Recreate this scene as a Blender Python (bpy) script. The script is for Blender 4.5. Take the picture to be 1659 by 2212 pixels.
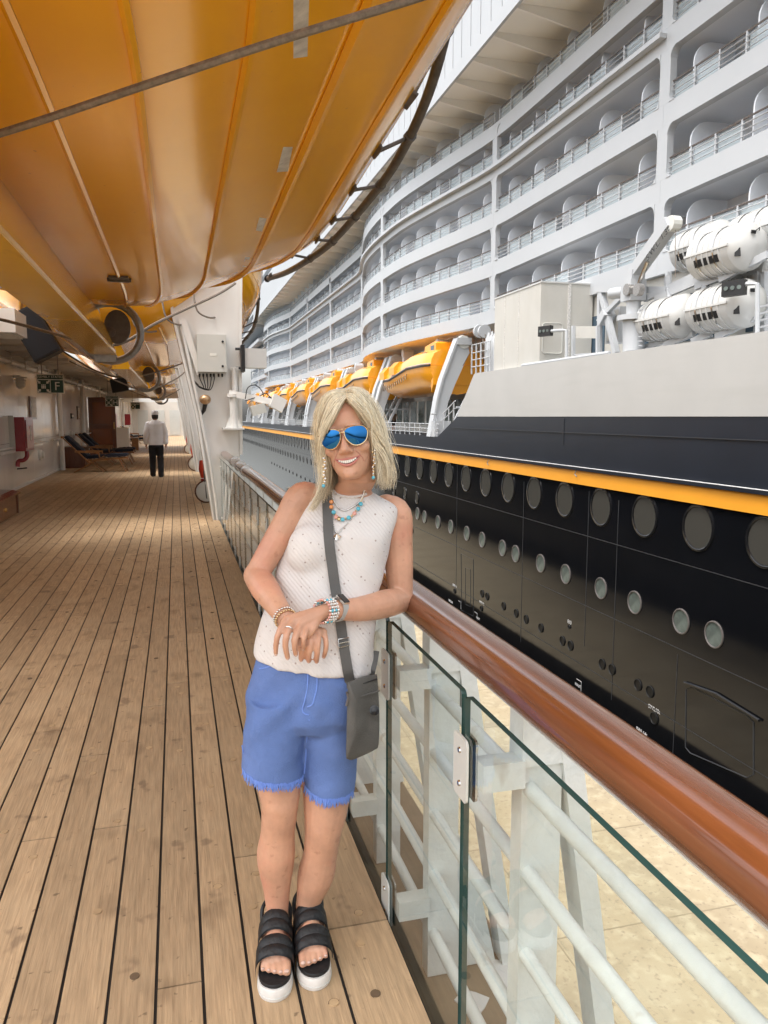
import bpy, bmesh, math, random
from mathutils import Vector, Matrix
from mathutils.bvhtree import BVHTree
random.seed(7)
for o in list(bpy.data.objects): bpy.data.objects.remove(o)
S = bpy.context.scene; COL = S.collection
R = math.radians; PI = math.pi
# ------------------------------------------------------------ camera
CH = 1.58; YAW = R(15.024); PIT = R(7.066); FPX = 1662.0; CX, CY = 829.5, 1106.0
cd = bpy.data.cameras.new('camera'); cam = bpy.data.objects.new('camera', cd); COL.objects.link(cam)
cam.location = (0, 0, CH); cam.rotation_euler = (R(90)-PIT, 0, -YAW)
cd.sensor_fit = 'VERTICAL'; cd.sensor_height = 36; cd.sensor_width = 27; cd.lens = 36*FPX/2212
cd.clip_start = .05; cd.clip_end = 3000
S.camera = cam
# ------------------------------------------------------------ sky, sun, exposure
w = bpy.data.worlds.new('World'); S.world = w; w.use_nodes = True
nt = w.node_tree; nt.nodes.clear()
sky = nt.nodes.new('ShaderNodeTexSky'); sky.sky_type = 'NISHITA'; sky.sun_disc = False
sun_dir = Vector((-.32, -.16, .93)).normalized()
sky.sun_elevation = math.asin(sun_dir.z); sky.sun_rotation = math.atan2(sun_dir.x, sun_dir.y)
sky.air_density = 1.2; sky.dust_density = 4.5; sky.ozone_density = 1.0
hs = nt.nodes.new('ShaderNodeHueSaturation'); hs.inputs['Saturation'].default_value = .22
bg = nt.nodes.new('ShaderNodeBackground'); bg.inputs['Strength'].default_value = .15
wo = nt.nodes.new('ShaderNodeOutputWorld')
nt.links.new(sky.outputs[0], hs.inputs['Color']); nt.links.new(hs.outputs[0], bg.inputs[0]); nt.links.new(bg.outputs[0], wo.inputs[0])
sl = bpy.data.lights.new('sun', 'SUN'); sl.energy = .55; sl.angle = R(14); sl.color = (1, .95, .88)
so = bpy.data.objects.new('sun', sl); COL.objects.link(so)
so.rotation_euler = sun_dir.to_track_quat('Z', 'Y').to_euler(); so.location = (-20, -10, 60)
S.view_settings.view_transform = 'Standard'; S.view_settings.look = 'None'
S.view_settings.exposure = 1.6; S.view_settings.gamma = 1
S.render.engine = 'CYCLES'
# ------------------------------------------------------------ pixel -> place
_r = Vector((math.cos(YAW), -math.sin(YAW), 0))
_f = Vector((math.sin(YAW)*math.cos(PIT), math.cos(YAW)*math.cos(PIT), -math.sin(PIT)))
_u = _r.cross(_f)
def at(px, py, X=None, Y=None, Z=None):
    """photo pixel (in a 1659 x 2212 frame) on the plane X=, Y= or Z= (world metres)"""
    d = _r*((px-CX)/FPX) + _u*((CY-py)/FPX) + _f
    k = X/d.x if X is not None else Y/d.y if Y is not None else (Z-CH)/d.z
    return Vector((0, 0, CH)) + d*k
# ------------------------------------------------------------ mesh builder
class MB:
    def __init__(s): s.v = []; s.f = []
    def add(s, vs, fs):
        b = len(s.v); s.v += [tuple(v) for v in vs]; s.f += [tuple(b+i for i in f) for f in fs]; return s
    def box(s, x0, x1, y0, y1, z0, z1):
        if x0 > x1: x0, x1 = x1, x0
        if y0 > y1: y0, y1 = y1, y0
        if z0 > z1: z0, z1 = z1, z0
        return s.add([(x, y, z) for z in (z0, z1) for y in (y0, y1) for x in (x0, x1)],
              [(0,2,3,1),(4,5,7,6),(0,1,5,4),(2,6,7,3),(0,4,6,2),(1,3,7,5)])
    def cbox(s, c, a, b, d):
        """box with centre c and half-axis vectors a, b, d"""
        c, a, b, d = map(Vector, (c, a, b, d))
        return s.add([c+a*i+b*j+d*k for k in (-1,1) for j in (-1,1) for i in (-1,1)],
              [(0,2,3,1),(4,5,7,6),(0,1,5,4),(2,6,7,3),(0,4,6,2),(1,3,7,5)])
    def bar(s, p, q, wd, ht, up=(0,0,1)):
        p, q = Vector(p), Vector(q); t = (q-p); L = t.length; t.normalize()
        sd = t.cross(Vector(up))
        if sd.length < 1e-4: sd = t.cross(Vector((1,0,0)))
        sd.normalize(); u = sd.cross(t)
        return s.cbox((p+q)/2, sd*wd/2, t*L/2, u*ht/2)
    def tube(s, pts, r, n=8, cap=True, closed=False):
        pts = [Vector(p) for p in pts]; m = len(pts)
        rs = r if isinstance(r, (list, tuple)) else [r]*m
        up = None; rings = []
        for i in range(m):
            if closed: t = pts[(i+1) % m]-pts[i-1]
            else: t = pts[min(i+1, m-1)]-pts[max(i-1, 0)]
            if t.length < 1e-9: t = Vector((0, 0, 1))
            t.normalize()
            if up is None:
                up = Vector((0,0,1)) if abs(t.z) < .9 else Vector((1,0,0))
            a = up-t*up.dot(t)
            if a.length < 1e-6: a = t.orthogonal()
            a.normalize(); b = t.cross(a); up = a
            rings.append([pts[i]+(a*math.cos(2*PI*k/n)+b*math.sin(2*PI*k/n))*rs[i] for k in range(n)])
        return s.loft(rings, cap, closed)
    def loft(s, rings, cap=True, closed=False):
        n = len(rings[0]); m = len(rings); vs = [p for r in rings for p in r]; fs = []
        for i in range(m if closed else m-1):
            i2 = (i+1) % m
            for k in range(n):
                k2 = (k+1) % n
                fs.append((i*n+k, i*n+k2, i2*n+k2, i2*n+k))
        if cap and not closed:
            fs.append(tuple(reversed(range(n)))); fs.append(tuple((m-1)*n+k for k in range(n)))
        return s.add(vs, fs)
    def sheet(s, rows):
        """open grid"""
        n = len(rows[0]); m = len(rows)
        return s.add([p for r in rows for p in r], [(i*n+k, i*n+k+1, (i+1)*n+k+1, (i+1)*n+k) for i in range(m-1) for k in range(n-1)])
    def prism(s, poly, a, b, ax='X'):
        """2D outline poly extruded from a to b along ax; the outline is in the two other axes (in xyz order)"""
        def mk(u, v, t): return {'X': (t,u,v), 'Y': (u,t,v), 'Z': (u,v,t)}[ax]
        n = len(poly)
        return s.add([mk(u,v,a) for u,v in poly]+[mk(u,v,b) for u,v in poly],
              [tuple(range(n)), tuple(reversed(range(n,2*n)))]+[(k,n+k,n+(k+1)%n,(k+1)%n) for k in range(n)])
    def lathe(s, prof, o, ax=(0,0,1), n=24):
        """prof: (radius, height) along ax from o"""
        o = Vector(o); ax = Vector(ax).normalized(); a = ax.orthogonal().normalized(); b = ax.cross(a)
        return s.loft([[o+ax*h+(a*math.cos(2*PI*k/n)+b*math.sin(2*PI*k/n))*max(r,1e-4) for k in range(n)] for r,h in prof])
    def ball(s, c, r, n=10):
        rx, ry, rz = r if isinstance(r, (tuple, list)) else (r, r, r); c = Vector(c)
        return s.loft([[c+Vector((rx*math.sin(PI*i/n+1e-4)*math.cos(2*PI*k/n), ry*math.sin(PI*i/n+1e-4)*math.sin(2*PI*k/n), rz*math.cos(PI*i/n))) for k in range(n)] for i in range(n+1)])
    def mesh(s, name='m', smooth=False, angle=None):
        me = bpy.data.meshes.new(name); me.from_pydata(s.v, [], s.f); me.update()
        bm = bmesh.new(); bm.from_mesh(me); bmesh.ops.recalc_face_normals(bm, faces=bm.faces)
        if smooth:
            for f in bm.faces: f.smooth = True
            if angle:
                for e in bm.edges:
                    if len(e.link_faces) == 2 and e.calc_face_angle(0) > R(angle): e.smooth = False
        bm.to_mesh(me); bm.free(); return me
    def build(s, name, mat, parent=None, smooth=False, angle=40, local=False):
        return place(name, s.mesh(name, smooth, angle), mat, parent, local)
WL = {}
def place(name, me, mat, parent=None, local=False, loc=None):
    """link a mesh whose coordinates are world metres (local=False) under a parent"""
    o = bpy.data.objects.new(name, me); COL.objects.link(o)
    if mat is not None and not me.materials: me.materials.append(mat)
    base = WL.get(parent.name, Vector()) if parent else Vector()
    if parent: o.parent = parent
    if loc is not None: o.location = Vector(loc)-(base if not local else Vector())
    elif not local: o.location = -base
    WL[o.name] = base+o.location
    return o
def tag(o, label=None, cat=None, group=None, kind=None):
    if label: o['label'] = label
    if cat: o['category'] = cat
    if group: o['group'] = group
    if kind: o['kind'] = kind
    return o
def thing(name, label, cat, loc=(0,0,0), group=None, parent=None):
    o = bpy.data.objects.new(name, None); COL.objects.link(o); o.location = loc; o.empty_display_size = .1
    WL[o.name] = Vector(loc)
    return tag(o, label, cat, group)
def kids(o): return [c for c in bpy.data.objects if c.parent == o]
def dup(o, loc=None, label=None, rotz=None, parent=None, _top=True):
    c = o.copy(); COL.objects.link(c); c.parent = parent
    if _top:
        if loc is not None: c.location = loc
        if rotz is not None: c.rotation_euler.z = rotz
        if label: c['label'] = label
        WL[c.name] = c.location.copy()
    for k in kids(o): dup(k, parent=c, _top=False)
    return c
def rrect(u0, u1, v0, v1, r, n=4):
    p = []
    for cx, cy, a in ((u1-r, v1-r, 0), (u0+r, v1-r, 90), (u0+r, v0+r, 180), (u1-r, v0+r, 270)):
        p += [(cx+r*math.cos(R(a+90*i/n)), cy+r*math.sin(R(a+90*i/n))) for i in range(n+1)]
    return p
def smoothpath(pts, n=6):
    """Catmull-Rom through points"""
    pts = [Vector(p) for p in pts]; out = []
    for i in range(len(pts)-1):
        p0, p1, p2, p3 = pts[max(i-1,0)], pts[i], pts[i+1], pts[min(i+2, len(pts)-1)]
        for k in range(n):
            t = k/n
            out.append(.5*((2*p1)+(p2-p0)*t+(2*p0-5*p1+4*p2-p3)*t*t+(3*p1-p0-3*p2+p3)*t**3))
    out.append(pts[-1]); return out
_tmp = bpy.data.scenes.new('workshop')
def bake(o):
    """mesh of an object with its modifiers applied, made in a scratch scene"""
    _tmp.collection.objects.link(o)
    with bpy.context.temp_override(scene=_tmp, view_layer=_tmp.view_layers[0]):
        dg = bpy.context.evaluated_depsgraph_get()
    me = bpy.data.meshes.new_from_object(o.evaluated_get(dg)); bpy.data.objects.remove(o); return me
def text_mesh(body, size, mat, name, parent, M, depth=.004, align='CENTER'):
    cu = bpy.data.curves.new(name, 'FONT'); cu.body = body; cu.size = size; cu.extrude = depth/2; cu.align_x = align; cu.align_y = 'CENTER'
    me = bake(bpy.data.objects.new(name, cu)); me.transform(M); me.materials.clear()
    return place(name, me, mat, parent)
# ------------------------------------------------------------ materials
MAT = {}
def mat(name, col, rough=.5, metal=0, spec=.5, noise=0, nscale=4, bump=0, bscale=30, coat=0, stretch=None, col2=None, trans=0, ior=1.45, sss=0, coords='Object', alpha=1, rnd=0, spots=None, detail=5):
    m = bpy.data.materials.new(name); m.use_nodes = True; n = m.node_tree.nodes; l = m.node_tree.links
    b = n['Principled BSDF']; b.inputs['Base Color'].default_value = (*col, 1); b.inputs['Roughness'].default_value = rough
    b.inputs['Metallic'].default_value = metal; b.inputs['Specular IOR Level'].default_value = spec
    b.inputs['Coat Weight'].default_value = coat; b.inputs['Coat Roughness'].default_value = .08
    b.inputs['Transmission Weight'].default_value = trans; b.inputs['IOR'].default_value = ior; b.inputs['Alpha'].default_value = alpha
    if sss:
        b.inputs['Subsurface Weight'].default_value = sss; b.inputs['Subsurface Radius'].default_value = (.012, .005, .003); b.inputs['Subsurface Scale'].default_value = 1
    def coord(st=None):
        if coords == 'World':
            g = n.new('ShaderNodeNewGeometry'); src = g.outputs['Position']
        else:
            t = n.new('ShaderNodeTexCoord'); src = t.outputs['Object']
        mp = n.new('ShaderNodeMapping'); l.new(src, mp.inputs['Vector'])
        if st: mp.inputs['Scale'].default_value = st
        return mp.outputs[0]
    cur = None
    if noise or col2:
        tx = n.new('ShaderNodeTexNoise'); tx.inputs['Scale'].default_value = nscale; tx.inputs['Detail'].default_value = detail; tx.inputs['Roughness'].default_value = .6
        l.new(coord(stretch), tx.inputs['Vector'])
        rp = n.new('ShaderNodeValToRGB'); rp.color_ramp.elements[0].position = .3; rp.color_ramp.elements[1].position = .7
        c2 = col2 or tuple(min(1, c*(1+noise)) for c in col); c1 = col if col2 else tuple(c*(1-noise) for c in col)
        rp.color_ramp.elements[0].color = (*c1, 1); rp.color_ramp.elements[1].color = (*c2, 1)
        l.new(tx.outputs['Fac'], rp.inputs['Fac']); cur = rp.outputs[0]
    if spots:
        for (sc, lo, hi, scol, amt, st) in spots:
            t2 = n.new('ShaderNodeTexNoise'); t2.inputs['Scale'].default_value = sc; t2.inputs['Detail'].default_value = 3
            l.new(coord(st), t2.inputs['Vector'])
            r2 = n.new('ShaderNodeMapRange'); r2.inputs['From Min'].default_value = lo; r2.inputs['From Max'].default_value = hi; r2.inputs['To Max'].default_value = amt
            l.new(t2.outputs['Fac'], r2.inputs['Value'])
            mx = n.new('ShaderNodeMix'); mx.data_type = 'RGBA'
            l.new(r2.outputs[0], mx.inputs['Factor'])
            if cur: l.new(cur, mx.inputs[6])
            else: mx.inputs[6].default_value = (*col, 1)
            mx.inputs[7].default_value = (*scol, 1); cur = mx.outputs[2]
    if rnd:
        oi = n.new('ShaderNodeObjectInfo'); mr = n.new('ShaderNodeMapRange')
        mr.inputs['To Min'].default_value = 1-rnd; mr.inputs['To Max'].default_value = 1+rnd; l.new(oi.outputs['Random'], mr.inputs['Value'])
        h = n.new('ShaderNodeHueSaturation'); l.new(mr.outputs[0], h.inputs['Value'])
        if cur: l.new(cur, h.inputs['Color'])
        else: h.inputs['Color'].default_value = (*col, 1)
        cur = h.outputs[0]
    if cur: l.new(cur, b.inputs['Base Color'])
    if bump:
        t3 = n.new('ShaderNodeTexNoise'); t3.inputs['Scale'].default_value = bscale; t3.inputs['Detail'].default_value = 4
        l.new(coord(stretch), t3.inputs['Vector'])
        bp = n.new('ShaderNodeBump'); bp.inputs['Strength'].default_value = bump; bp.inputs['Distance'].default_value = .01
        l.new(t3.outputs['Fac'], bp.inputs['Height']); l.new(bp.outputs[0], b.inputs['Normal'])
    MAT[name] = m; return m
mat('teak', (.41, .285, .168), .62, spec=.35, noise=.22, nscale=9, bump=.25, bscale=16, stretch=(9, .55, 9), coords='World', rnd=.13, detail=8,
    spots=[(5.5, .60, .72, (.16, .105, .06), .5, (1, .6, 1)), (2.2, .5, .75, (.50, .37, .23), .45, None), (26, .67, .74, (.10, .065, .04), .65, None), (7, .64, .70, (.15, .10, .065), .55, (1, .8, 1))])
mat('teak_far', (.43, .298, .175), .62, spec=.35, noise=.3, nscale=9, stretch=(9, .55, 9), coords='World', detail=8)
mat('plug', (.43, .295, .165), .6, noise=.2, nscale=6, coords='World')
mat('plug_dark', (.13, .085, .05), .7)
mat('caulk', (.018, .016, .015), .7)
mat('white_paint', (.72, .71, .68), .3, noise=.05, nscale=1.5, bump=.04, bscale=14, coords='World', coat=.25)
mat('wall_white', (.86, .83, .78), .17, noise=.04, nscale=.8, bump=.05, bscale=1.6, coords='World', coat=.5, spots=[(1.1, .55, .8, (.52, .46, .38), .3, (1, 1, .25))])
mat('rail_white', (.66, .67, .64), .38, noise=.07, nscale=8, bump=.5, bscale=26, coords='World', coat=.2,
    spots=[(9, .66, .72, (.40, .34, .27), .55, (1, 1, .5))])
mat('ceiling', (.66, .61, .54), .4, noise=.06, nscale=2, coords='World')
mat('varnish', (.150, .046, .015), .26, noise=.2, nscale=6, stretch=(8, .5, 8), coords='World', coat=.8, detail=8, bump=.06, bscale=3, spots=[(24, .62, .75, (.10, .03, .01), .4, (4, .3, 4)), (3, .55, .8, (.21, .075, .026), .5, (1, .5, 1))])
mat('dark_wood', (.10, .032, .013), .3, noise=.3, nscale=7, stretch=(9, 9, 1), coords='World', coat=.6)
mat('chair_wood', (.28, .13, .045), .4, noise=.3, nscale=10, coords='Object')
mat('cushion', (.012, .016, .03), .85, noise=.2, nscale=20)
mat('boat_orange', (.90, .44, .012), .15, noise=.04, nscale=.9, bump=.4, bscale=.95, coat=.3,
    spots=[(1.3, .5, .75, (.84, .38, .01), .5, None), (30, .74, .78, (.25, .13, .04), .5, None)])
mat('boat_keel', (.90, .50, .012), .2, noise=.06, nscale=2, coat=.5, spots=[(6, .62, .75, (.30, .14, .02), .5, (1, .4, 1))])
mat('boat_yellow', (.80, .33, .012), .3, noise=.05, nscale=2, coat=.4)
mat('grey_metal', (.28, .27, .26), .42, metal=.5, noise=.2, nscale=20)
mat('tape', (.58, .56, .53), .4, metal=.1, noise=.3, nscale=14)
mat('dark_pipe', (.10, .09, .085), .5, noise=.3, nscale=12)
mat('wire', (.20, .17, .14), .6, metal=.3, noise=.35, nscale=60)
mat('steel', (.55, .54, .52), .22, metal=1, noise=.08, nscale=30)
mat('black', (.012, .012, .013), .45)
mat('black_gloss', (.01, .01, .011), .12)
mat('red_paint', (.28, .012, .02), .3, coat=.4, noise=.08, nscale=5)
mat('red_orange', (.55, .05, .02), .45, noise=.1, nscale=9)
mat('box_grey', (.56, .56, .52), .45, noise=.04, nscale=3)
mat('sign_green', (.012, .055, .035), .4)
mat('sign_white', (.75, .74, .68), .5)
mat('brass', (.55, .36, .12), .3, metal=1)
mat('lamp_cage', (.42, .27, .15), .35, metal=.6)
mat('picture', (.35, .30, .22), .3, noise=.6, nscale=12)
mat('hull_black', (.0045, .005, .0065), .09, spec=.42, noise=.15, nscale=.7, bump=.11, bscale=.4, coords='World')
mat('hull_upper', (.014, .017, .024), .33, noise=.12, nscale=.6, coords='World')
mat('hull_white', (.40, .392, .372), .5, noise=.03, nscale=.7, coords='World', spots=[(.8, .5, .8, (.355, .348, .325), .5, (1, .3, 3))])
mat('ship_white', (.43, .443, .455), .42, noise=.025, nscale=.6, coords='World')
mat('ship_grey', (.62, .66, .71), .55, noise=.04, nscale=.6, coords='World')
mat('ship_inner_lifted', (.68, .705, .74), .5, noise=.03, nscale=.6, coords='World')  # ship white made paler to brighten the shaded balcony interiors through colour
mat('cap_rail', (.13, .11, .10), .5)
mat('screen_gap', (.16, .18, .20), .5)
mat('soffit', (.84, .82, .77), .45)
mat('ochre', (.66, .28, .02), .42, noise=.05, nscale=.5, coords='World')
mat('seam', (.03, .032, .036), .5)
mat('mark_white', (.7, .7, .7), .5)
mat('port_glass', (.05, .048, .042), .12)
mat('port_glass2', (.095, .115, .105), .06, noise=.4, nscale=2)
mat('hole', (.003, .003, .003), .6)
mat('window_glass', (.05, .08, .11), .08)
mat('rail_glass', (.62, .72, .76), .12, spec=.6, alpha=.55)
mat('beige', (.47, .455, .415), .55, noise=.04, nscale=1.2, coords='World', spots=[(1.5, .5, .8, (.42, .40, .345), .45, (1, 1, .3))])
mat('raft_white', (.50, .495, .475), .35, noise=.03, nscale=3, coat=.3)
mat('concrete', (.36, .29, .185), .85, noise=.18, nscale=.6, coords='World', col2=(.41, .345, .235), bump=.15, bscale=6,
    spots=[(.9, .5, .7, (.29, .235, .155), .7, None), (3.2, .5, .7, (.50, .43, .30), .6, None), (9, .58, .70, (.24, .19, .13), .7, None)])
mat('water', (.012, .022, .024), .08, bump=.3, bscale=1.5, coords='World')
mat('ledge', (.20, .145, .09), .6, noise=.2, nscale=4, coords='World')
mat('peel', (.62, .60, .58), .6)
mat('own_hull', (.010, .011, .015), .3)
M = MAT
# ============================================================ OUR SHIP: deck, wall, ceiling
Y0, Y1 = -9.0, 66.0; WX = -3.4
deck = MB().box(WX, .60, Y0, Y1, -.05, -.006).build('promenade_deck', M['caulk']); tag(deck, 'caulked teak promenade deck under the hanging lifeboats', kind='structure')
unit = MB().box(-.5, .5, -.5, .5, -.014, 0).mesh('plank')
unit.materials.append(M['teak'])
rows = [(.404, .600)]+[(.404-.127*(k+1), .404-.127*k) for k in range(30)]
planks = []
rr = random.Random(3)
for (xa, xb) in rows:
    y = Y0+rr.uniform(0, 2.5)*-1
    while y < Y1:
        L = rr.choice([1.6, 2.1, 2.6, 3.1]) + rr.uniform(-.25, .25)
        if xb < -2.6: L *= 1.25
        y2 = min(y+L, Y1)
        if y2 > Y0: planks.append((max(xa, WX)+.0045, xb-.0045, max(y, Y0)+.0038, y2-.0038))
        y = y2
def seen(p):
    xm, ym = (p[0]+p[1])/2, (p[2]+p[3])/2
    if p[3] < 1.55: return -1
    lim = -.47*max(p[3], 2)*.52-.1      # left edge of the picture
    if p[1] < -.25*p[3]-.12: return 0
    return (p[1]-p[0])*(p[3]-max(p[2], 1.6))/(max(ym, 1.8)**3)
planks.sort(key=seen, reverse=True)
for (xa, xb, ya, yb) in planks[:290]:
    o = place('plank', unit, M['teak'], deck, loc=((xa+xb)/2, (ya+yb)/2, rr.uniform(-.0012, .0008))); o.scale = (xb-xa, yb-ya, 1)
mb = MB()
for (xa, xb, ya, yb) in planks[290:]: mb.box(xa, xb, ya, yb, -.014, 0)
tag(mb.build('distant_planks', M['teak_far'], deck), kind='stuff')
pl = MB(); pd = MB(); slot = MB()
for (xa, xb, ya, yb) in planks[:230]:
    ks = [ya+.09, yb-.09]; t = ya+.09
    while t+.75 < yb: t += .75; ks.append(t)
    for ky in ks:
        if rr.random() < .25: continue
        kx = (xa+xb)/2+rr.uniform(-.028, .028); ky += rr.uniform(-.06, .06); dk = rr.random() < .16
        (pd if dk else pl).prism([(kx+.0135*math.cos(2*PI*i/12), ky+.0135*math.sin(2*PI*i/12)) for i in range(12)], -.004, .0022 if dk else .0025, 'Z')
        if rr.random() < .55: pd.prism([(kx+.0155*math.cos(PI*.1+PI*.9*i/6+dk), ky+.0155*math.sin(PI*.1+PI*.9*i/6+dk)) for i in range(7)], -.004, .0017, 'Z')
tag(pl.build('deck_plugs', M['plug'], deck), kind='stuff'); tag(pd.build('stained_plugs', M['plug_dark'], deck), kind='stuff')
# steel waterway outside the planks
wwy = MB().box(.602, 1.04, Y0, Y1, -.34, -.24).build('waterway', M['ledge']); tag(wwy, 'brown painted steel waterway outside the railing', kind='structure')
pe = MB()
for i in range(46):
    cx, cy = rr.uniform(.66, .98), rr.uniform(.8, 7) if i < 34 else rr.uniform(7, 14)
    n = rr.randint(6, 9); s = rr.uniform(.025, .085)
    pe.prism([(cx+s*rr.uniform(.5, 1.1)*math.cos(2*PI*k/n), cy+s*rr.uniform(.6, 1.5)*math.sin(2*PI*k/n)) for k in range(n)], -.241, -.236+.001*(i % 3), 'Z')
tag(pe.build('paint_flakes', M['peel'], wwy), kind='stuff')
own = MB().box(.3, 1.0, Y0-30, Y1+40, -13.2, -.345).build('own_hull_side', M['own_hull']); tag(own, 'black side of the nearer ship below the railing', kind='structure')
# wall
WY = 5.0
wall = MB().box(WX-.25, WX-.012, WY, Y1, -.05, 3.06).build('promenade_wall', M['caulk']); tag(wall, 'white panelled side wall of the promenade', kind='structure')
y = WY; ph = [0, 1.02, 2.95]
pan = {}
while y < Y1:
    yb = min(y+1.55, Y1)
    for k in range(2):
        MB().box(WX-.02, WX, y+.004, yb-.004, ph[k]+.004, ph[k+1]-.004).build('wall_panel', M['wall_white'], wall)
    y = yb
MB().box(WX, WX+.02, WY, Y1, 0, .06).build('skirting', M['white_paint'], wall)
pp = MB().tube([(WX+.09, WY, 2.72), (WX+.09, Y1, 2.72)], .055, 10)
yy = 8
while yy < 60: pp.box(WX, WX+.16, yy, yy+.05, 2.66, 2.80); yy += 1.6
pp.build('ceiling_pipe', M['white_paint'], wall, smooth=True)
pp = MB()
for (a, b) in ((8, 22.4), (23.2, 34)):
    pp.tube([(WX+.08, a, .93), (WX+.08, b, .93)], .022, 8)
    t = a+.5
    while t < b: pp.tube([(WX, t, .9), (WX+.08, t, .925)], .012, 6); t += 1.5
pp.build('wall_handrail', M['white_paint'], wall, smooth=True)
for yv in (24.6, 30.4, 37, 45, 53):
    MB().tube([(WX+.1, yv, 0), (WX+.1, yv, 2.94)], .07, 12).build('wall_stanchion', M['white_paint'], wall, smooth=True)
cl = MB().box(WX-.25, -2.42, WY, Y1, 2.96, 3.055)
yy = WY+1
while yy < Y1: cl.box(WX, -2.43, yy, yy+.07, 2.88, 2.962); yy += 1.55
tag(cl.build('promenade_ceiling', M['ceiling']), 'ribbed ceiling over the inner side of the promenade', kind='structure')
eb = MB().box(WX, .55, 66, 66.2, -.05, 3.4).build('end_bulkhead', M['ceiling']); tag(eb, 'far bulkhead closing the promenade', kind='structure')
for x in (-2.6, -1.3, -.1): MB().box(x-.4, x+.4, 65.96, 66, .1, 2.1).build('door_panel', M['box_grey'], eb)
bm_ = MB().box(WX, .75, 41.8, 42.1, 2.52, 2.95); bm_.box(WX, .75, 52.8, 53.1, 2.52, 2.95)
tag(bm_.build('cross_beam', M['white_paint']), 'white beams crossing the far end of the promenade overhead', kind='structure')
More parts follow.
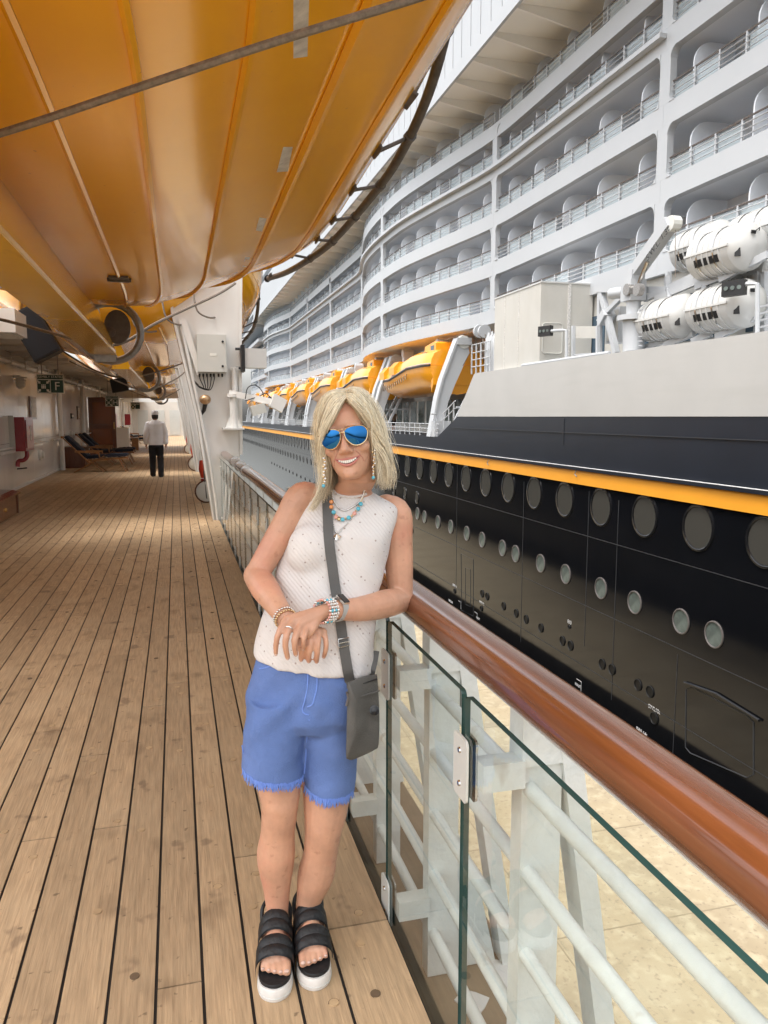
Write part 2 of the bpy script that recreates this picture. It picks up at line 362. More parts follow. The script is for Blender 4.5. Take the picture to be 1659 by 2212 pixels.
# ============================================================ LIFEBOATS of our ship
def lifeboat(yoff, label, near=False):
    KX, Ya, Yb, zb = -.78, (.9 if near else 1.3), 9.8, 2.78
    root = thing('lifeboat', label, 'lifeboat', (KX, 5.3+yoff, zb), 'lifeboats hanging over the promenade')
    prof = [(0, 0), (.35, .0), (.62, .012), (.95, .10), (1.28, .215), (1.6, .335), (1.85, .43), (2.03, .53), (2.13, .68), (2.18, 1.0), (2.14, 1.35), (1.9, 1.75), (1.3, 2.2), (.6, 2.42), (0, 2.48)]
    def sec(y):
        b = 1.07-.34*max(0, (y-7.6)/2.2)**2.0-.30*max(0, (3.2-y)/2.3)**2
        lift = .10*max(0, (y-8.4)/1.4)**2+.3*max(0, (2.6-y)/1.7)**2
        return b, lift
    def pt(y, o, dz, side, out=0):
        b, lift = sec(y)
        return Vector((KX+side*(o*b+out), y+yoff, zb+dz*(1+.55*max(0, (7.0-y)/5.0))+lift))
    ys = [Ya+(Yb-Ya)*i/60 for i in range(61)]
    # smooth the profile
    sp = [p for p in smoothpath([(o, d, 0) for o, d in prof], 4)]
    full = [(-p.x, p.y) for p in reversed(sp)][:-1]+[(p.x, p.y) for p in sp][:-1]
    rings = []
    for y in ys: rings.append([pt(y, abs(o), d, 1 if o >= 0 else -1) for o, d in full])
    # rounded ends
    def endring(y, k, push): return [Vector((KX+(p.x-KX)*k, y+yoff+push, (zb+1.05)+(p.z-zb-1.05)*(k*.55+.45))) for p in rings[0 if push < 0 else -1]]
    R0 = [endring(Ya, k, -d) for k, d in ((.3, .42), (.7, .36), (.9, .2))]; R1 = [endring(Yb, k, d) for k, d in ((.95, .10), (.78, .2), (.3, .26))]
    hull = MB().loft(R0+rings+R1).build('hull', M['boat_orange'], root, smooth=True, angle=60)
    # strakes (raised ribs running lengthwise)
    for side in (-1, 1):
        for o, d, wdt in ((.32, .004, .018), (.64, .016, .02), (1.02, .122, .022), (1.45, .275, .032), (1.86, .432, .024), (2.10, .64, .02)):
            ya = Ya+.15; yb2 = Yb-.03
            row = [pt(ya+(yb2-ya)*i/44, o, d-.004, side) for i in range(45)]
            MB().tube(row, wdt, 6).build('strake', M['boat_orange'], root, smooth=True)
    # keel beam
    kb = 2.32
    A = [(-.92, kb), (-.68, kb), (-.66, kb+.03), (-.835, zb+.03), (-.95, zb+.03)]
    MB().prism(A, Ya+.5+yoff, Yb-.02+yoff, 'Y').build('keel_beam', M['boat_keel'], root)
    MB().prism([(-.935, kb-.012), (-.655, kb-.012), (-.655, kb), (-.935, kb)], Ya+.5+yoff, Yb-.06+yoff, 'Y').build('keel_shoe', M['boat_keel'], root)
    # propeller ring at the end of the keel
    c = Vector((-.72, Yb+.1+yoff, zb-.2)); rg = .34
    ring = MB().tube([c+Vector((rg*math.cos(2*PI*i/28), 0, rg*math.sin(2*PI*i/28))) for i in range(28)], .045, 8, closed=True)
    ring.build('nozzle_ring', M['grey_metal'], root, smooth=True)
    MB().box(-.9, -.66, Yb-.06+yoff, Yb+.16+yoff, kb-.10, kb-.013).build('ring_foot', M['grey_metal'], root)
    pr = MB().lathe([(.0, -.06), (.06, -.05), (.07, .05), (.0, .08)], c, (0, 1, 0), 12)
    pr.prism([(c.x+.08+.15*math.cos(2*PI*i/20), c.z+.06+.2*math.sin(2*PI*i/20)) for i in range(20)], c.y-.04, c.y+.03, 'Y')
    pr.build('rudder_disc', M['dark_pipe'], root, smooth=False)
    # fender rail on brackets
    row = smoothpath([at(px, py, X=xx)+Vector((0, yoff, 0)) for px, py, xx in ((1010, -160, 1.60), (979, 0, 1.62), (931, 186, 1.64), (873, 319, 1.64), (815, 409, 1.63), (720, 520, 1.56), (660, 565, 1.44), (615, 590, 1.33), (578, 602, 1.2))], 6)
    def rail_at(y):
        for a_, b_ in zip(row, row[1:]):
            if min(a_.y, b_.y) <= y+yoff <= max(a_.y, b_.y): return a_.lerp(b_, (y+yoff-a_.y)/(b_.y-a_.y))
        return row[-1].copy()
    MB().tube(row, .034, 10).build('fender_rail', M['dark_pipe'], root, smooth=True)
    y = 2.3
    while y < 9.2:
        pB = rail_at(y); pA = pt(y, 2.03, .53, 1, .015)
        if (pB-pA).length > .5: pA = pB+(pA-pB).normalized()*.3
        n = (pB-pA).normalized(); t = Vector((0, 1, 0))
        b = MB().tube([pA, pB], .014, 6); b.cbox(pA, t*.11, n.cross(t)*.018, n*.008)
        b.lathe([(.042, -.035), (.042, .035)], pB, (0, 1, 0), 10)
        b.build('rail_bracket', M['dark_pipe'], root, smooth=True); y += .78
    if near:
        tree = BVHTree.FromPolygons([v.co for v in hull.data.vertices], [tuple(p.vertices) for p in hull.data.polygons]); eye = Vector((0, 0, CH))
        for quad in (((634, -14), (668, -14), (664, 122), (634, 126)), ((612, 318), (632, 318), (622, 370), (598, 372)), ((560, 470), (576, 472), (566, 500), (553, 498)), ((530, 555), (540, 556), (532, 577), (524, 576))):
            q = []
            for px, py in quad:
                d = (at(px, py, Y=1.0)-eye).normalized(); h = tree.ray_cast(eye, d); q.append(h[0]-d*.005)
            up = Vector((0, 0, .003)); MB().add(q+[p+up for p in q], [(0,1,2,3), (4,7,6,5), (0,4,5,1), (1,5,6,2), (2,6,7,3), (3,7,4,0)]).build('grey_patch', M['tape'], root)
    if near:
        hb = MB().box(-.52, -.36, 7.15, 7.4, zb-.018, zb+.003); hb.tube([(-.54, 7.28, zb-.012), (-.34, 7.28, zb-.012)], .02, 6)
        hb.build('hull_fitting', M['dark_pipe'], root)
    # grab lines looping under the end
    for k in range(6 if not near else 0):
        x = -1.9+k*.44
        z0 = zb+.42*(abs(x-KX)/1.6); lp = [(x, Ya+yoff-.34, z0+.30), (x+.05, Ya+yoff-.38, z0+.05), (x+.2, Ya+yoff-.3, z0-.03), (x+.34, Ya+yoff-.1, z0+.0)]
        MB().tube(smoothpath(lp, 4), .014, 5).build('grab_line', M['wire'], root)
    return root
lifeboat(0, 'orange lifeboat hull filling the sky overhead, nearest the camera', True)
lifeboat(10.9, 'orange lifeboat just behind the nearest one, seen past its propeller ring')
lifeboat(21.8, 'third orange lifeboat in the row, beyond the second propeller ring')
lifeboat(32.7, 'farthest orange lifeboat above the end of the promenade')
# wires
def wire(name, pts, r, label, n=8):
    o = MB().tube(smoothpath(pts, n), r, 7).build(name, M['wire'], None, smooth=True); tag(o, label, 'cable'); return o
wire('steel_wire', [at(-420, 410, Z=2.42), at(0, 288, Z=2.5), at(330, 178, Z=2.58), at(600, 88, Z=2.66), at(905, -6, Z=2.78), at(1250, -120, Z=2.95)], .0125, 'taut grey wire crossing close under the nearest orange hull')
wire('slack_cable', [at(-160, 660, Y=9.6), at(0, 690, Y=9.7), at(120, 722, Y=9.9), at(205, 742, Y=10.2), at(262, 742, Y=10.3), at(330, 702, Y=10.6), at(388, 674, Y=11.2), at(470, 636, Y=11.7), at(508, 612, Y=11.9)], .019, 'slack brown cable slung under the keel end towards the white davit')
def cable_set(Yc, lab):
    wire('slack_cable', [(-2.5, Yc-.2, 2.94), (-1.6, Yc, 2.55), (-.75, Yc+.2, 2.27), (.0, Yc+.4, 2.55), (.45, Yc+.8, 2.95)], .018, lab)
cable_set(20.9, 'brown cable sagging below the second propeller ring'); cable_set(31.8, 'brown cable sagging below the third propeller ring')
wire('slack_cable', [at(118, 745, Y=18.5), at(150, 768, Y=18.6), at(205, 800, Y=19), at(262, 815, Y=19.5), at(330, 806, Y=20), at(402, 782, Y=21)], .02, 'brown cable looping along the ceiling edge behind the first ring')
# ============================================================ DAVIT PILLARS
def davit(Y, label, full=False):
    root = thing('davit_pillar', label, 'pillar', (.72, Y, 0), 'white davit pillars along the railing')
    front = [(.56, -.3), (.93, -.3), (.93, 1.0), (.95, 2.6), (1.02, 4.6), (-.08, 4.6), (.02, 3.1), (.33, 1.6)]
    MB().prism(front, Y, Y+.34, 'Y').build('web_plate', M['white_paint'], root)
    # flange along the inner edge
    fl = [(.54, -.3), (.56, -.3), (.33, 1.6), (.02, 3.1), (-.08, 4.6), (-.12, 4.6), (-.02, 3.1), (.29, 1.6)]
    MB().prism(fl, Y-.05, Y+.40, 'Y').build('inner_flange', M['white_paint'], root)
    MB().prism([(.93, 1.0), (.975, 1.0), (.995, 2.6), (1.06, 4.6), (1.02, 4.6), (.95, 2.6)], Y-.03, Y+.37, 'Y').build('outer_flange', M['white_paint'], root)
    MB().tube([(.10, Y-.06, 3.0), (.18, Y-.07, 2.6), (.27, Y-.07, 2.1), (.36, Y-.07, 1.6), (.48, Y-.07, .9), (.55, Y-.06, .3), (.57, Y-.06, 0)], .022, 8).build('conduit', M['white_paint'], root, smooth=True)
    # life ring light / red bundle at the foot
    return root
PY = 12.05
davit(PY, 'white davit pillar with the grey electrical cabinet', True)
for i, yv in enumerate((22.9, 33.8, 44.7, 55.6)):
    davit(yv, ['second white davit pillar beyond the man', 'third white davit pillar along the promenade', 'fourth white davit pillar along the promenade', 'last white davit pillar before the far bulkhead'][i])
fy = PY-.012
# conduit with wide cover
MB().bar(at(395, 690, Y=fy-.05), at(432, 808, Y=fy-.05), .09, .05, (0, 1, 0)).build('cable_trunk', M['white_paint'], None)
tag(bpy.data.objects['cable_trunk'], 'white cable trunk running down the first davit pillar', 'cable trunk')
# cabinet
c0, c1 = at(424, 724, Y=fy), at(489, 806, Y=fy)
cb = thing('electrical_cabinet', 'grey electrical cabinet with two black locks on the davit pillar', 'cabinet', ((c0.x+c1.x)/2, fy, c1.z))
MB().box(c0.x, c1.x, fy-.16, fy-.001, c1.z, c0.z).build('housing', M['box_grey'], cb)
MB().prism(rrect(c0.x+.006, c1.x-.006, c1.z+.006, c0.z-.006, .012), fy-.185, fy-.162, 'Y').build('door', M['box_grey'], cb)
for py in (738, 791): p = at(481, py, Y=fy-.185); MB().lathe([(.017, 0), (.017, .012), (.008, .014)], p, (0, -1, 0), 12).build('lock', M['black'], cb)
MB().box(at(452, 756, Y=fy).x, at(466, 756, Y=fy).x, fy-.188, fy-.1852, at(0, 762, Y=fy).z, at(0, 756, Y=fy).z).build('name_plate', M['sign_white'], cb)
for i, px in enumerate((431, 439, 447, 455, 462, 472, 480)):
    p = at(px, 807, Y=fy-.08)
    MB().lathe([(.014, 0), (.016, .02), (.012, .05)], p, (0, 0, -1), 8).build('cable_gland', M['black'], cb)
    if i < 5:
        q = at(420+i*2, 822+i*2, Y=fy-.06); m_ = at(440+i*3.5, 838+i*1.0, Y=fy-.09)
        MB().tube(smoothpath([p, p+Vector((.005, 0, -.08)), m_, q+Vector((.02, 0, -.05)), q], 5), .007, 6).build('black_cable', M['black'], cb, smooth=True)
# bulkhead lamp
p = at(443, 872, Y=fy)
lt = thing('pillar_lamp', 'small amber caged lamp with black cable on the first davit pillar', 'lamp', p)
MB().ball(p+Vector((0, -.10, .06)), (.085, .08, .075), 12).build('cage', M['lamp_cage'], lt, smooth=True)
MB().tube([p+Vector((0, -.08, 0)), p+Vector((-.02, -.05, -.10)), p+Vector((-.08, -.01, -.2))], [.035, .028, .01], 8).build('cable', M['black'], lt, smooth=True)
MB().box(p.x-.03, p.x+.03, fy-.06, fy, p.z-.05, p.z+.05).build('mount', M['white_paint'], lt)
# bracket pedestal with arm and floodlight
br = thing('swing_floodlight', 'white swing arm with floodlight on a flared bracket, outer edge of the pillar', 'floodlight', at(505, 922, Y=fy))
pb = at(506, 924, Y=fy-.15); pt_ = at(503, 858, Y=fy-.15)
MB().box(pb.x-.17, pb.x+.14, fy-.30, fy-.001, pb.z-.025, pb.z).build('shelf', M['white_paint'], br)
MB().prism([(pb.x-.13, pb.z+.001), (pb.x+.12, pb.z+.001), (pb.x+.03, pb.z+.22), (pb.x-.04, pb.z+.22)], fy-.17, fy-.15, 'Y').build('gusset', M['white_paint'], br)
MB().tube([pb, pt_], .055, 14).build('post', M['white_paint'], br, smooth=True)
MB().lathe([(.085, 0), (.085, .05)], pt_, (0, 0, 1), 14).build('turntable', M['white_paint'], br, smooth=True)
q = at(588, 868, Y=fy-.35); MB().bar(pt_+Vector((-.05, 0, .06)), q, .07, .09).build('arm', M['white_paint'], br)
MB().cbox(q+Vector((.08, 0, -.02)), Vector((.09, 0, -.05)), Vector((0, .12, 0)), Vector((.04, 0, .09))).build('lamp_head', M['white_paint'], br)
q2 = at(566, 876, Y=fy-.3); MB().cbox(q2+Vector((-.06, 0, -.06)), Vector((.10, 0, .03)), Vector((0, .10, 0)), Vector((-.02, 0, .07))).build('lamp_head', M['box_grey'], br)
MB().tube(smoothpath([at(530, 862, Y=fy-.3), at(535, 838, Y=fy-.3), at(552, 832, Y=fy-.3), at(566, 845, Y=fy-.3), at(570, 860, Y=fy-.3)], 5), .007, 6).build('cable', M['black'], br, smooth=True)
MB().tube(smoothpath([at(530, 866, Y=fy-.3), at(560, 856, Y=fy-.3), at(575, 850, Y=fy-.3), at(587, 864, Y=fy-.3)], 5), [.007]*13+[.014]*3, 6).build('cable', M['black'], br, smooth=True)
# upper post with hook
hk = MB().tube([at(507, 848, Y=fy-.05), at(505, 795, Y=fy-.05)], .045, 10); hk.bar(at(497, 797, Y=fy-.05), at(515, 797, Y=fy-.05), .04, .05)
tag(hk.build('hook_post', M['white_paint'], None, smooth=True), 'short white post with crossbar on the outer edge of the first davit pillar', 'post')
# wing floodlight panel
fp = thing('panel_light', 'white box floodlight with black frame fixed outside the davit pillar', 'floodlight', at(522, 800, Y=fy))
a, b = at(527, 754, Y=fy-.05), at(574, 796, Y=fy-.05)
MB().box(a.x, b.x, fy-.2, fy+.10, b.z, a.z).build('body', M['raft_white'], fp)
MB().box(a.x-.055, a.x-.002, fy-.22, fy+.12, b.z-.06, a.z+.05).build('frame', M['black'], fp)
for z in (a.z, b.z): MB().tube([(a.x-.13, fy-.05, z), (a.x-.06, fy-.05, z)], .02, 8).build('bracket', M['black'], fp)
# red life-jacket bundle and ring at the feet of the pillars
def bundle(Y, label):
    r_ = thing('rescue_bundle', label, 'life buoy', (.46, Y, 0), 'red rescue bundles at the pillar feet')
    MB().tube([(.44, Y, .78), (.45, Y, .62), (.47, Y, .46)], [.05, .075, .06], 10).build('red_bag', M['red_orange'], r_, smooth=True)
    MB().tube([(.47, Y, .45), (.5, Y, .3), (.52, Y, .18)], [.07, .085, .05], 10).build('red_bag', M['red_paint'], r_, smooth=True)
    MB().lathe([(.19, 0), (.19, .04), (.17, .05)], (.50, Y-.06, .21), (-.15, -1, 0), 20).build('disc', M['box_grey'], r_, smooth=True, angle=30)
    MB().tube([Vector((.50+.2*math.cos(2*PI*i/20), Y-.09, .21+.2*math.sin(2*PI*i/20))) for i in range(20)], .014, 6, closed=True).build('rim', M['dark_wood'], r_)
    MB().tube([(.46, Y, .82), (.47, Y-.09, .5), (.5, Y-.11, .1), (.53, Y-.08, .0)], .012, 6).build('strap', M['dark_pipe'], r_)
    return r_
bundle(14.6, 'red rescue bundle with grey disc at the foot of the nearest pillar')
bundle(23.4, 'red rescue bundle at the foot of the second pillar'); bundle(34.2, 'red rescue bundle at the foot of the third pillar')
# ============================================================ RAILING
HXr, HZ = .70, CH-.567
rl = thing('railing', 'varnished wooden handrail on white steel stanchions with glass panels', 'railing', (HXr, 5, 0))
hr = []
ysr = [-2+14.0*i/70 for i in range(71)]
for y in ysr:
    ring = []
    for k in range(20):
        a = 2*PI*k/20; c, s = math.cos(a), math.sin(a)
        ring.append(Vector((HXr+.057*abs(c)**.72*(1 if c > 0 else -1)+.0, y, HZ+.045*abs(s)**.7*(1 if s > 0 else -1)+.002*math.sin(y*2.1))))
    hr.append(ring)
MB().loft(hr).build('handrail', M['varnish'], rl, smooth=True)
MB().box(HXr-.012, HXr+.05, -2, 12, HZ-.066, HZ-.038).build('rail_bar', M['rail_white'], rl)
for y in (8.2, 9.0, 9.9): MB().lathe([(.064, -.025), (.068, 0), (.064, .025)], (HXr, y, HZ), (0, 1, 0), 20).build('rail_sleeve', M['steel'], rl, smooth=True)
TX = .755
for zc in (-.845, -1.05, -1.255, -1.46, -1.665):
    MB().tube([(TX, -2, CH+zc), (TX, 12, CH+zc)], .0185, 10).build('rail_tube', M['rail_white'], rl, smooth=True)
PITCH = .665
ps = [.30]+[1.585+PITCH*k-.035 for k in range(0, 16)]
post = None
for i, yp in enumerate(ps):
    b = MB().box(.735, .835, yp-.025, yp+.03, -.236, HZ-.066)
    b.cbox((.787, yp, HZ-.15), (.057, 0, 0), (0, .036, 0), (0, 0, .07))
    b.build('stanchion', M['rail_white'], rl)
    # outward brace
    MB().bar((.84, yp, HZ-.12), (1.02, yp, -.236), .05, .075, (0, 1, 0)).build('brace', M['rail_white'], rl)
    if i % 2 == 0: MB().prism([(.836, -.236), (.836, .25), (.90, .12), (.98, -.236)], yp-.008, yp+.012, 'Y').build('gusset', M['rail_white'], rl)
    # glass clamps
    for zc in (-.80, -1.56):
        yg = yp+.035
        MB().box(.634, .736, yg-.075, yg-.02, CH+zc-.034, CH+zc+.03).build('clamp_arm', M['rail_white'], rl)
        pl_ = MB().prism(rrect(yg-.042, yg+.042, CH+zc-.075, CH+zc+.075, .014), .606, .6115, 'X')
        pl_ = pl_.build('clamp_plate', M['box_grey'], rl)
        for dz in (-.04, .04): MB().lathe([(.008, 0), (.006, .004)], (.606, yg+.0, CH+zc+dz), (-1, 0, 0), 8).build('bolt', M['steel'], pl_)
        MB().prism(rrect(yg-.042, yg+.042, CH+zc-.075, CH+zc+.075, .014), .6285, .634, 'X').build('clamp_plate', M['steel'], rl)
    # glass panel
    gy0, gy1 = yp+.035+.011, (ps[i+1] if i+1 < len(ps) else yp+PITCH)+.035-.011
    g = MB().prism(rrect(gy0, gy1, -.10, CH-.625, .016, 3), .6135, .6265, 'X')
    g.build('glass_panel', None, rl)
# glass material: clear faces, edges painted an even dark green by face direction
gm = bpy.data.materials.new('rail_pane'); gm.use_nodes = True; n = gm.node_tree.nodes; l = gm.node_tree.links; n.clear()
out = n.new('ShaderNodeOutputMaterial'); geo = n.new('ShaderNodeNewGeometry'); sx = n.new('ShaderNodeSeparateXYZ'); l.new(geo.outputs['True Normal'], sx.inputs[0])
ab = n.new('ShaderNodeMath'); ab.operation = 'ABSOLUTE'; l.new(sx.outputs['X'], ab.inputs[0])
gt = n.new('ShaderNodeMath'); gt.operation = 'GREATER_THAN'; gt.inputs[1].default_value = .8; l.new(ab.outputs[0], gt.inputs[0])
tr = n.new('ShaderNodeBsdfTransparent'); tr.inputs[0].default_value = (.955, .98, .97, 1)
gl = n.new('ShaderNodeBsdfGlossy'); gl.inputs['Roughness'].default_value = .02; gl.inputs['Color'].default_value = (1, 1, 1, 1)
fr = n.new('ShaderNodeFresnel'); fr.inputs[0].default_value = 1.38
bfn = n.new('ShaderNodeMath'); bfn.operation = 'SUBTRACT'; bfn.inputs[0].default_value = 1; l.new(geo.outputs['Backfacing'], bfn.inputs[1])
mul = n.new('ShaderNodeMath'); mul.operation = 'MULTIPLY'; l.new(fr.outputs[0], mul.inputs[0]); l.new(bfn.outputs[0], mul.inputs[1])
m1 = n.new('ShaderNodeMixShader'); l.new(mul.outputs[0], m1.inputs[0]); l.new(tr.outputs[0], m1.inputs[1]); l.new(gl.outputs[0], m1.inputs[2])
ed = n.new('ShaderNodeBsdfPrincipled'); ed.inputs['Base Color'].default_value = (.022, .062, .056, 1); ed.inputs['Roughness'].default_value = .12
m2 = n.new('ShaderNodeMixShader'); l.new(gt.outputs[0], m2.inputs[0]); l.new(ed.outputs[0], m2.inputs[1]); l.new(m1.outputs[0], m2.inputs[2]); l.new(m2.outputs[0], out.inputs[0])
for o in bpy.data.objects:
    if o.name.startswith('glass_panel'): o.data.materials.append(gm)
MAT['rail_pane'] = gm
# second stretch of railing beyond the first pillar
for k, (ya, yb) in enumerate(((13.2, 22.6), (23.8, 33.5), (34.8, 44.4))):
    r2 = thing('railing', ['stretch of glass railing between the first two davit pillars', 'stretch of glass railing between the second and third pillars', 'stretch of glass railing between the third and fourth pillars'][k], 'railing', (HXr, ya, 0))
    MB().tube([(HXr, ya, HZ), (HXr, yb, HZ)], .05, 10).build('handrail', M['varnish'], r2, smooth=True)
    y = ya
    while y < yb:
        MB().box(.735, .835, y, y+.05, -.236, HZ-.04).build('stanchion', M['rail_white'], r2)
        MB().box(.6135, .6265, y+.05, min(y+1.3, yb), -.1, CH-.625).build('glass_panel', gm, r2); y += 1.33
# ============================================================ PIER AND WATER
tag(MB().box(2.6, 12.5, -60, 120, -13.0, CH-11.0).build('pier', M['concrete']), 'tan concrete pier between the two ships', kind='structure')
pier = bpy.data.objects['pier']
sm_ = MB()
yy = -8
while yy < 80: sm_.box(2.62, 12.48, yy, yy+.035, CH-11.0, CH-10.995); yy += 3.6
for x in (5.0, 7.4, 9.8): sm_.box(x, x+.03, -40, 120, CH-11.0, CH-10.994)
mat('joint', (.27, .22, .145), .9); tag(sm_.build('slab_joints', M['joint'], pier), kind='stuff')
tag(MB().add([(-400, -400, -12.2), (500, -400, -12.2), (500, 1500, -12.2), (-400, 1500, -12.2)], [(0, 1, 2, 3)]).build('harbour_water', M['water']), 'dark harbour water below both ships', kind='structure')
# ============================================================ THE OTHER SHIP
HX = 14.5
def zc(v): return CH+v
ship = thing('cruise_ship', 'large black and white cruise ship moored across the pier, balconies in tiers', 'ship', (HX+10, 60, -12.2))
YE = 200
MB().prism([(-14, -13.5), (YE, -13.5), (YE, zc(-2.47)), (-14, zc(-2.47))], HX, HX+4, 'X').build('hull', M['hull_black'], ship)
MB().prism([(-14, zc(-2.46)), (YE, zc(-2.46)), (YE, zc(-1.15)), (42.2, zc(-1.15)), (39, zc(0)), (-14, zc(0))], HX+.02, HX+4, 'X').build('upper_strake', M['hull_upper'], ship)
st = MB().prism([(zc(-2.47)*0+HX-.10, zc(-2.50)), (HX+.02, zc(-2.52)), (HX+.02, zc(-1.98)), (HX-.06, zc(-2.0))], -14, YE, 'Y').build('ochre_stripe', M['ochre'], ship)
MB().box(HX-.16, HX+.019, -14, YE, zc(-1.975), zc(-1.86)).build('rubbing_strake', M['hull_upper'], ship)
MB().box(HX-.165, HX-.12, -14, YE, zc(-1.862), zc(-1.842)).build('strake_edge', M['mark_white'], ship)
for xr, yr in ((1245, 1022), (1055, 999)):
    p = at(xr, yr, X=HX-.12); MB().tube([p+Vector((0, 0, .12)), p+Vector((-.04, .05, -.05)), p+Vector((-.04, -.1, -.12))], .02, 6).build('tie_eye', M['grey_metal'], ship)
MB().prism([(-14, zc(.005)), (39.0, zc(.005)), (36.6, zc(2.12)), (36.2, zc(2.15)), (-14, zc(2.15))], HX, HX+.3, 'X').build('white_bulwark', M['hull_white'], ship)
MB().box(HX-.02, HX+.019, -14, 40, zc(-.62), zc(-.60)).build('seam_line', M['seam'], ship)
for z, a, b in ((-4.38, -14, YE), (-6.99, -14, 90), (-9.3, -14, 60)):
    MB().box(HX-.012, HX+.01, a, b, zc(z), zc(z)+.022).build('seam_line', M['seam'], ship)
for px, pa, pb in ((1269, 1060, 1400), (1333, 1080, 1520), (1129, 1040, 1390), (986, 1000, 1270), (1475, 1420, 1700), (1210, 905, 960)):
    y = at(px, 1200, X=HX).y
    MB().box(HX-.010, HX+.01, y, y+.025, at(px, pb, X=HX).z, at(px, pa, X=HX).z).build('seam_line', M['seam'], ship)
# portholes
def port(r, g, y, z, matg, rim='black_gloss', small=False):
    key = ('p', r, g)
    if key not in PM:
        PM[key] = (MB().lathe([(r*1.09, 0), (r*1.09, .035), (r*1.0, .045), (r*.96, .03), (r*.96, .0)], (0, 0, 0), (-1, 0, 0), 24).mesh('porthole_rim', True, 40),
                   MB().lathe([(r*.95, -.01), (r*.95, .012)], (0, 0, 0), (-1, 0, 0), 24).mesh('pane', False))
        PM[key][0].materials.append(M['hole' if matg == 'hole' else rim]); PM[key][1].materials.append(M[matg])
    o = place('porthole', PM[key][0], None, ship, loc=(HX, y, z))
    c = place('pane', PM[key][1], None, o, local=True)
    return o
PM = {}
for k in range(-3, 64):
    y = 18.93+2.65*k
    if y > 0: port(.64, 'a', y, zc(-3.19), 'port_glass')
c6 = lambda x, y: ((940+x/1.693)/1.1573, (1050+y/1.693)/1.1573)
for (x, y) in ((1432, 908), (1292, 852), (1096, 772), (953, 712), (804, 652), (698, 607), (592, 566), (536, 542), (450, 507), (385, 480), (317, 452), (263, 432), (206, 410), (176, 396)):
    p = at(*c6(x, y), X=HX); port(.36, 'b', p.y, p.z, 'port_glass2', 'dark_pipe')
for k in range(0, 55): port(.36, 'c', 46+2.65*k, zc(-5.05), 'port_glass')
for (x, y) in ((334, 724), (450, 735), (471, 747), (541, 788), (594, 818), (636, 844), (699, 880), (790, 935), (824, 955), (958, 1033), (1000, 1056), (1110, 1121), (1161, 1150), (1179, 1262), (447, 798), (819, 875)):
    p = at(*c6(x, y), X=HX); port(.18 if y not in (875, 798, 724) else (.07 if y == 875 else .13), 'd', p.y, p.z, 'hole')
for k in range(0, 24): port(.18, 'd', 47+3.3*k, zc(-7.3), 'hole')
# marks on the hull
TM = lambda p: Matrix.Translation(p) @ Matrix(((0, 0, -1, 0), (-1, 0, 0, 0), (0, 1, 0, 0), (0, 0, 0, 1)))
for s_, x, y, sz in (('SWL10t', 1177, 1224, .19), ('SWL64t', 1124, 1320, .19), ('SWL10t', 333, 702, .19), ('SWL10t', 447, 774, .19), ('SWL64t', 316, 768, .19), ('HAUT', 855, 1124, .17), ('E13', 819, 856, .2), ('HAUT', 432, 840, .17)):
    text_mesh(s_, sz, M['mark_white'], 'hull_lettering', ship, TM(at(*c6(x, y), X=HX-.006)))
for x, y in ((866, 1112), (358, 774), (427, 822)):
    p = at(*c6(x, y), X=HX)
    MB().add([(HX-.008, p.y+.3, p.z+.07), (HX-.008, p.y-.07, p.z+.07), (HX-.008, p.y-.07, p.z-.32), (HX-.008, p.y-.05, p.z-.32), (HX-.008, p.y-.05, p.z+.045), (HX-.008, p.y+.3, p.z+.045)], [(0, 1, 4, 5), (1, 2, 3, 4)]).build('hull_mark', M['mark_white'], ship)
def outline(pts, name, r=.014):
    MB().tube([at(*c6(x, y), X=HX-.004) for x, y in pts], r, 5, closed=True).build(name, M['seam'], ship)
outline([(1312, 1140), (1335, 1130), (1570, 1250), (1598, 1280), (1598, 1500), (1570, 1514), (1330, 1410), (1310, 1385)], 'hatch_outline', .02)
hb = MB().tube([at(*c6(x, y), X=HX-.05) for x, y in ((1305, 1112), (1440, 1160), (1622, 1272))], .045, 6).build('hatch_bar', M['black_gloss'], ship)
outline([(360, 565), (412, 590), (412, 830), (362, 805)], 'door_outline', .015); outline([(378, 625), (400, 632), (400, 790), (378, 780)], 'door_outline', .012)
# -------- superstructure path
FP = [(-10, 17.), (40.2, 17.), (46.4, 16.1), (52.5, 15.3), (59.2, 15.25), (64.5, 15.6), (68.5, 16.4), (70.6, 17.0), (72, 17.), (117.5, 17.), (122, 16.3), (129, 15.4), (138, 15.3), (144, 15.9), (148, 17.), (YE, 17.)]
def FX(y):
    for (a, xa), (b, xb) in zip(FP, FP[1:]):
        if a <= y <= b:
            t = (y-a)/(b-a)
            return xa+(xb-xa)*t
    return 17.
def FXs(y): return sum(FX(y+d) for d in (-1.8, -.9, 0, .9, 1.8))/5 if 38 < y < 160 else FX(y)
def wallstrip(ya, yb, off0, off1, z0, z1, step=1.5):
    """solid following the facade between inward offsets off0, off1"""
    n = max(1, int(abs(yb-ya)/step)) if (yb > 38 and ya < 150) else 1
    rings = []
    for i in range(n+1):
        y = ya+(yb-ya)*i/n; x = FXs(y)
        rings.append([(x+off0, y, z0), (x+off1, y, z0), (x+off1, y, z1), (x+off0, y, z1)])
    return MB().loft(rings)
BAY = [-5, 10, 25.2, 40.2, 57.5, 70.8, 86.5, 102, 117.5, 133, 148, 165, 182]
LZ = [5.07+2.55*k for k in range(4)]+[14.75]
FH = .75; RH = .70
dvm = {}
def fillet(y, z, sy, sz, x, r=.28):
    n = 5; pts = [(y, z)]+[(y+sy*r*(1-math.sin(PI/2*i/n)), z+sz*r*(1-math.cos(PI/2*i/n))) for i in range(n+1)]
    return MB().prism(pts, x-.02, x+.28, 'X')
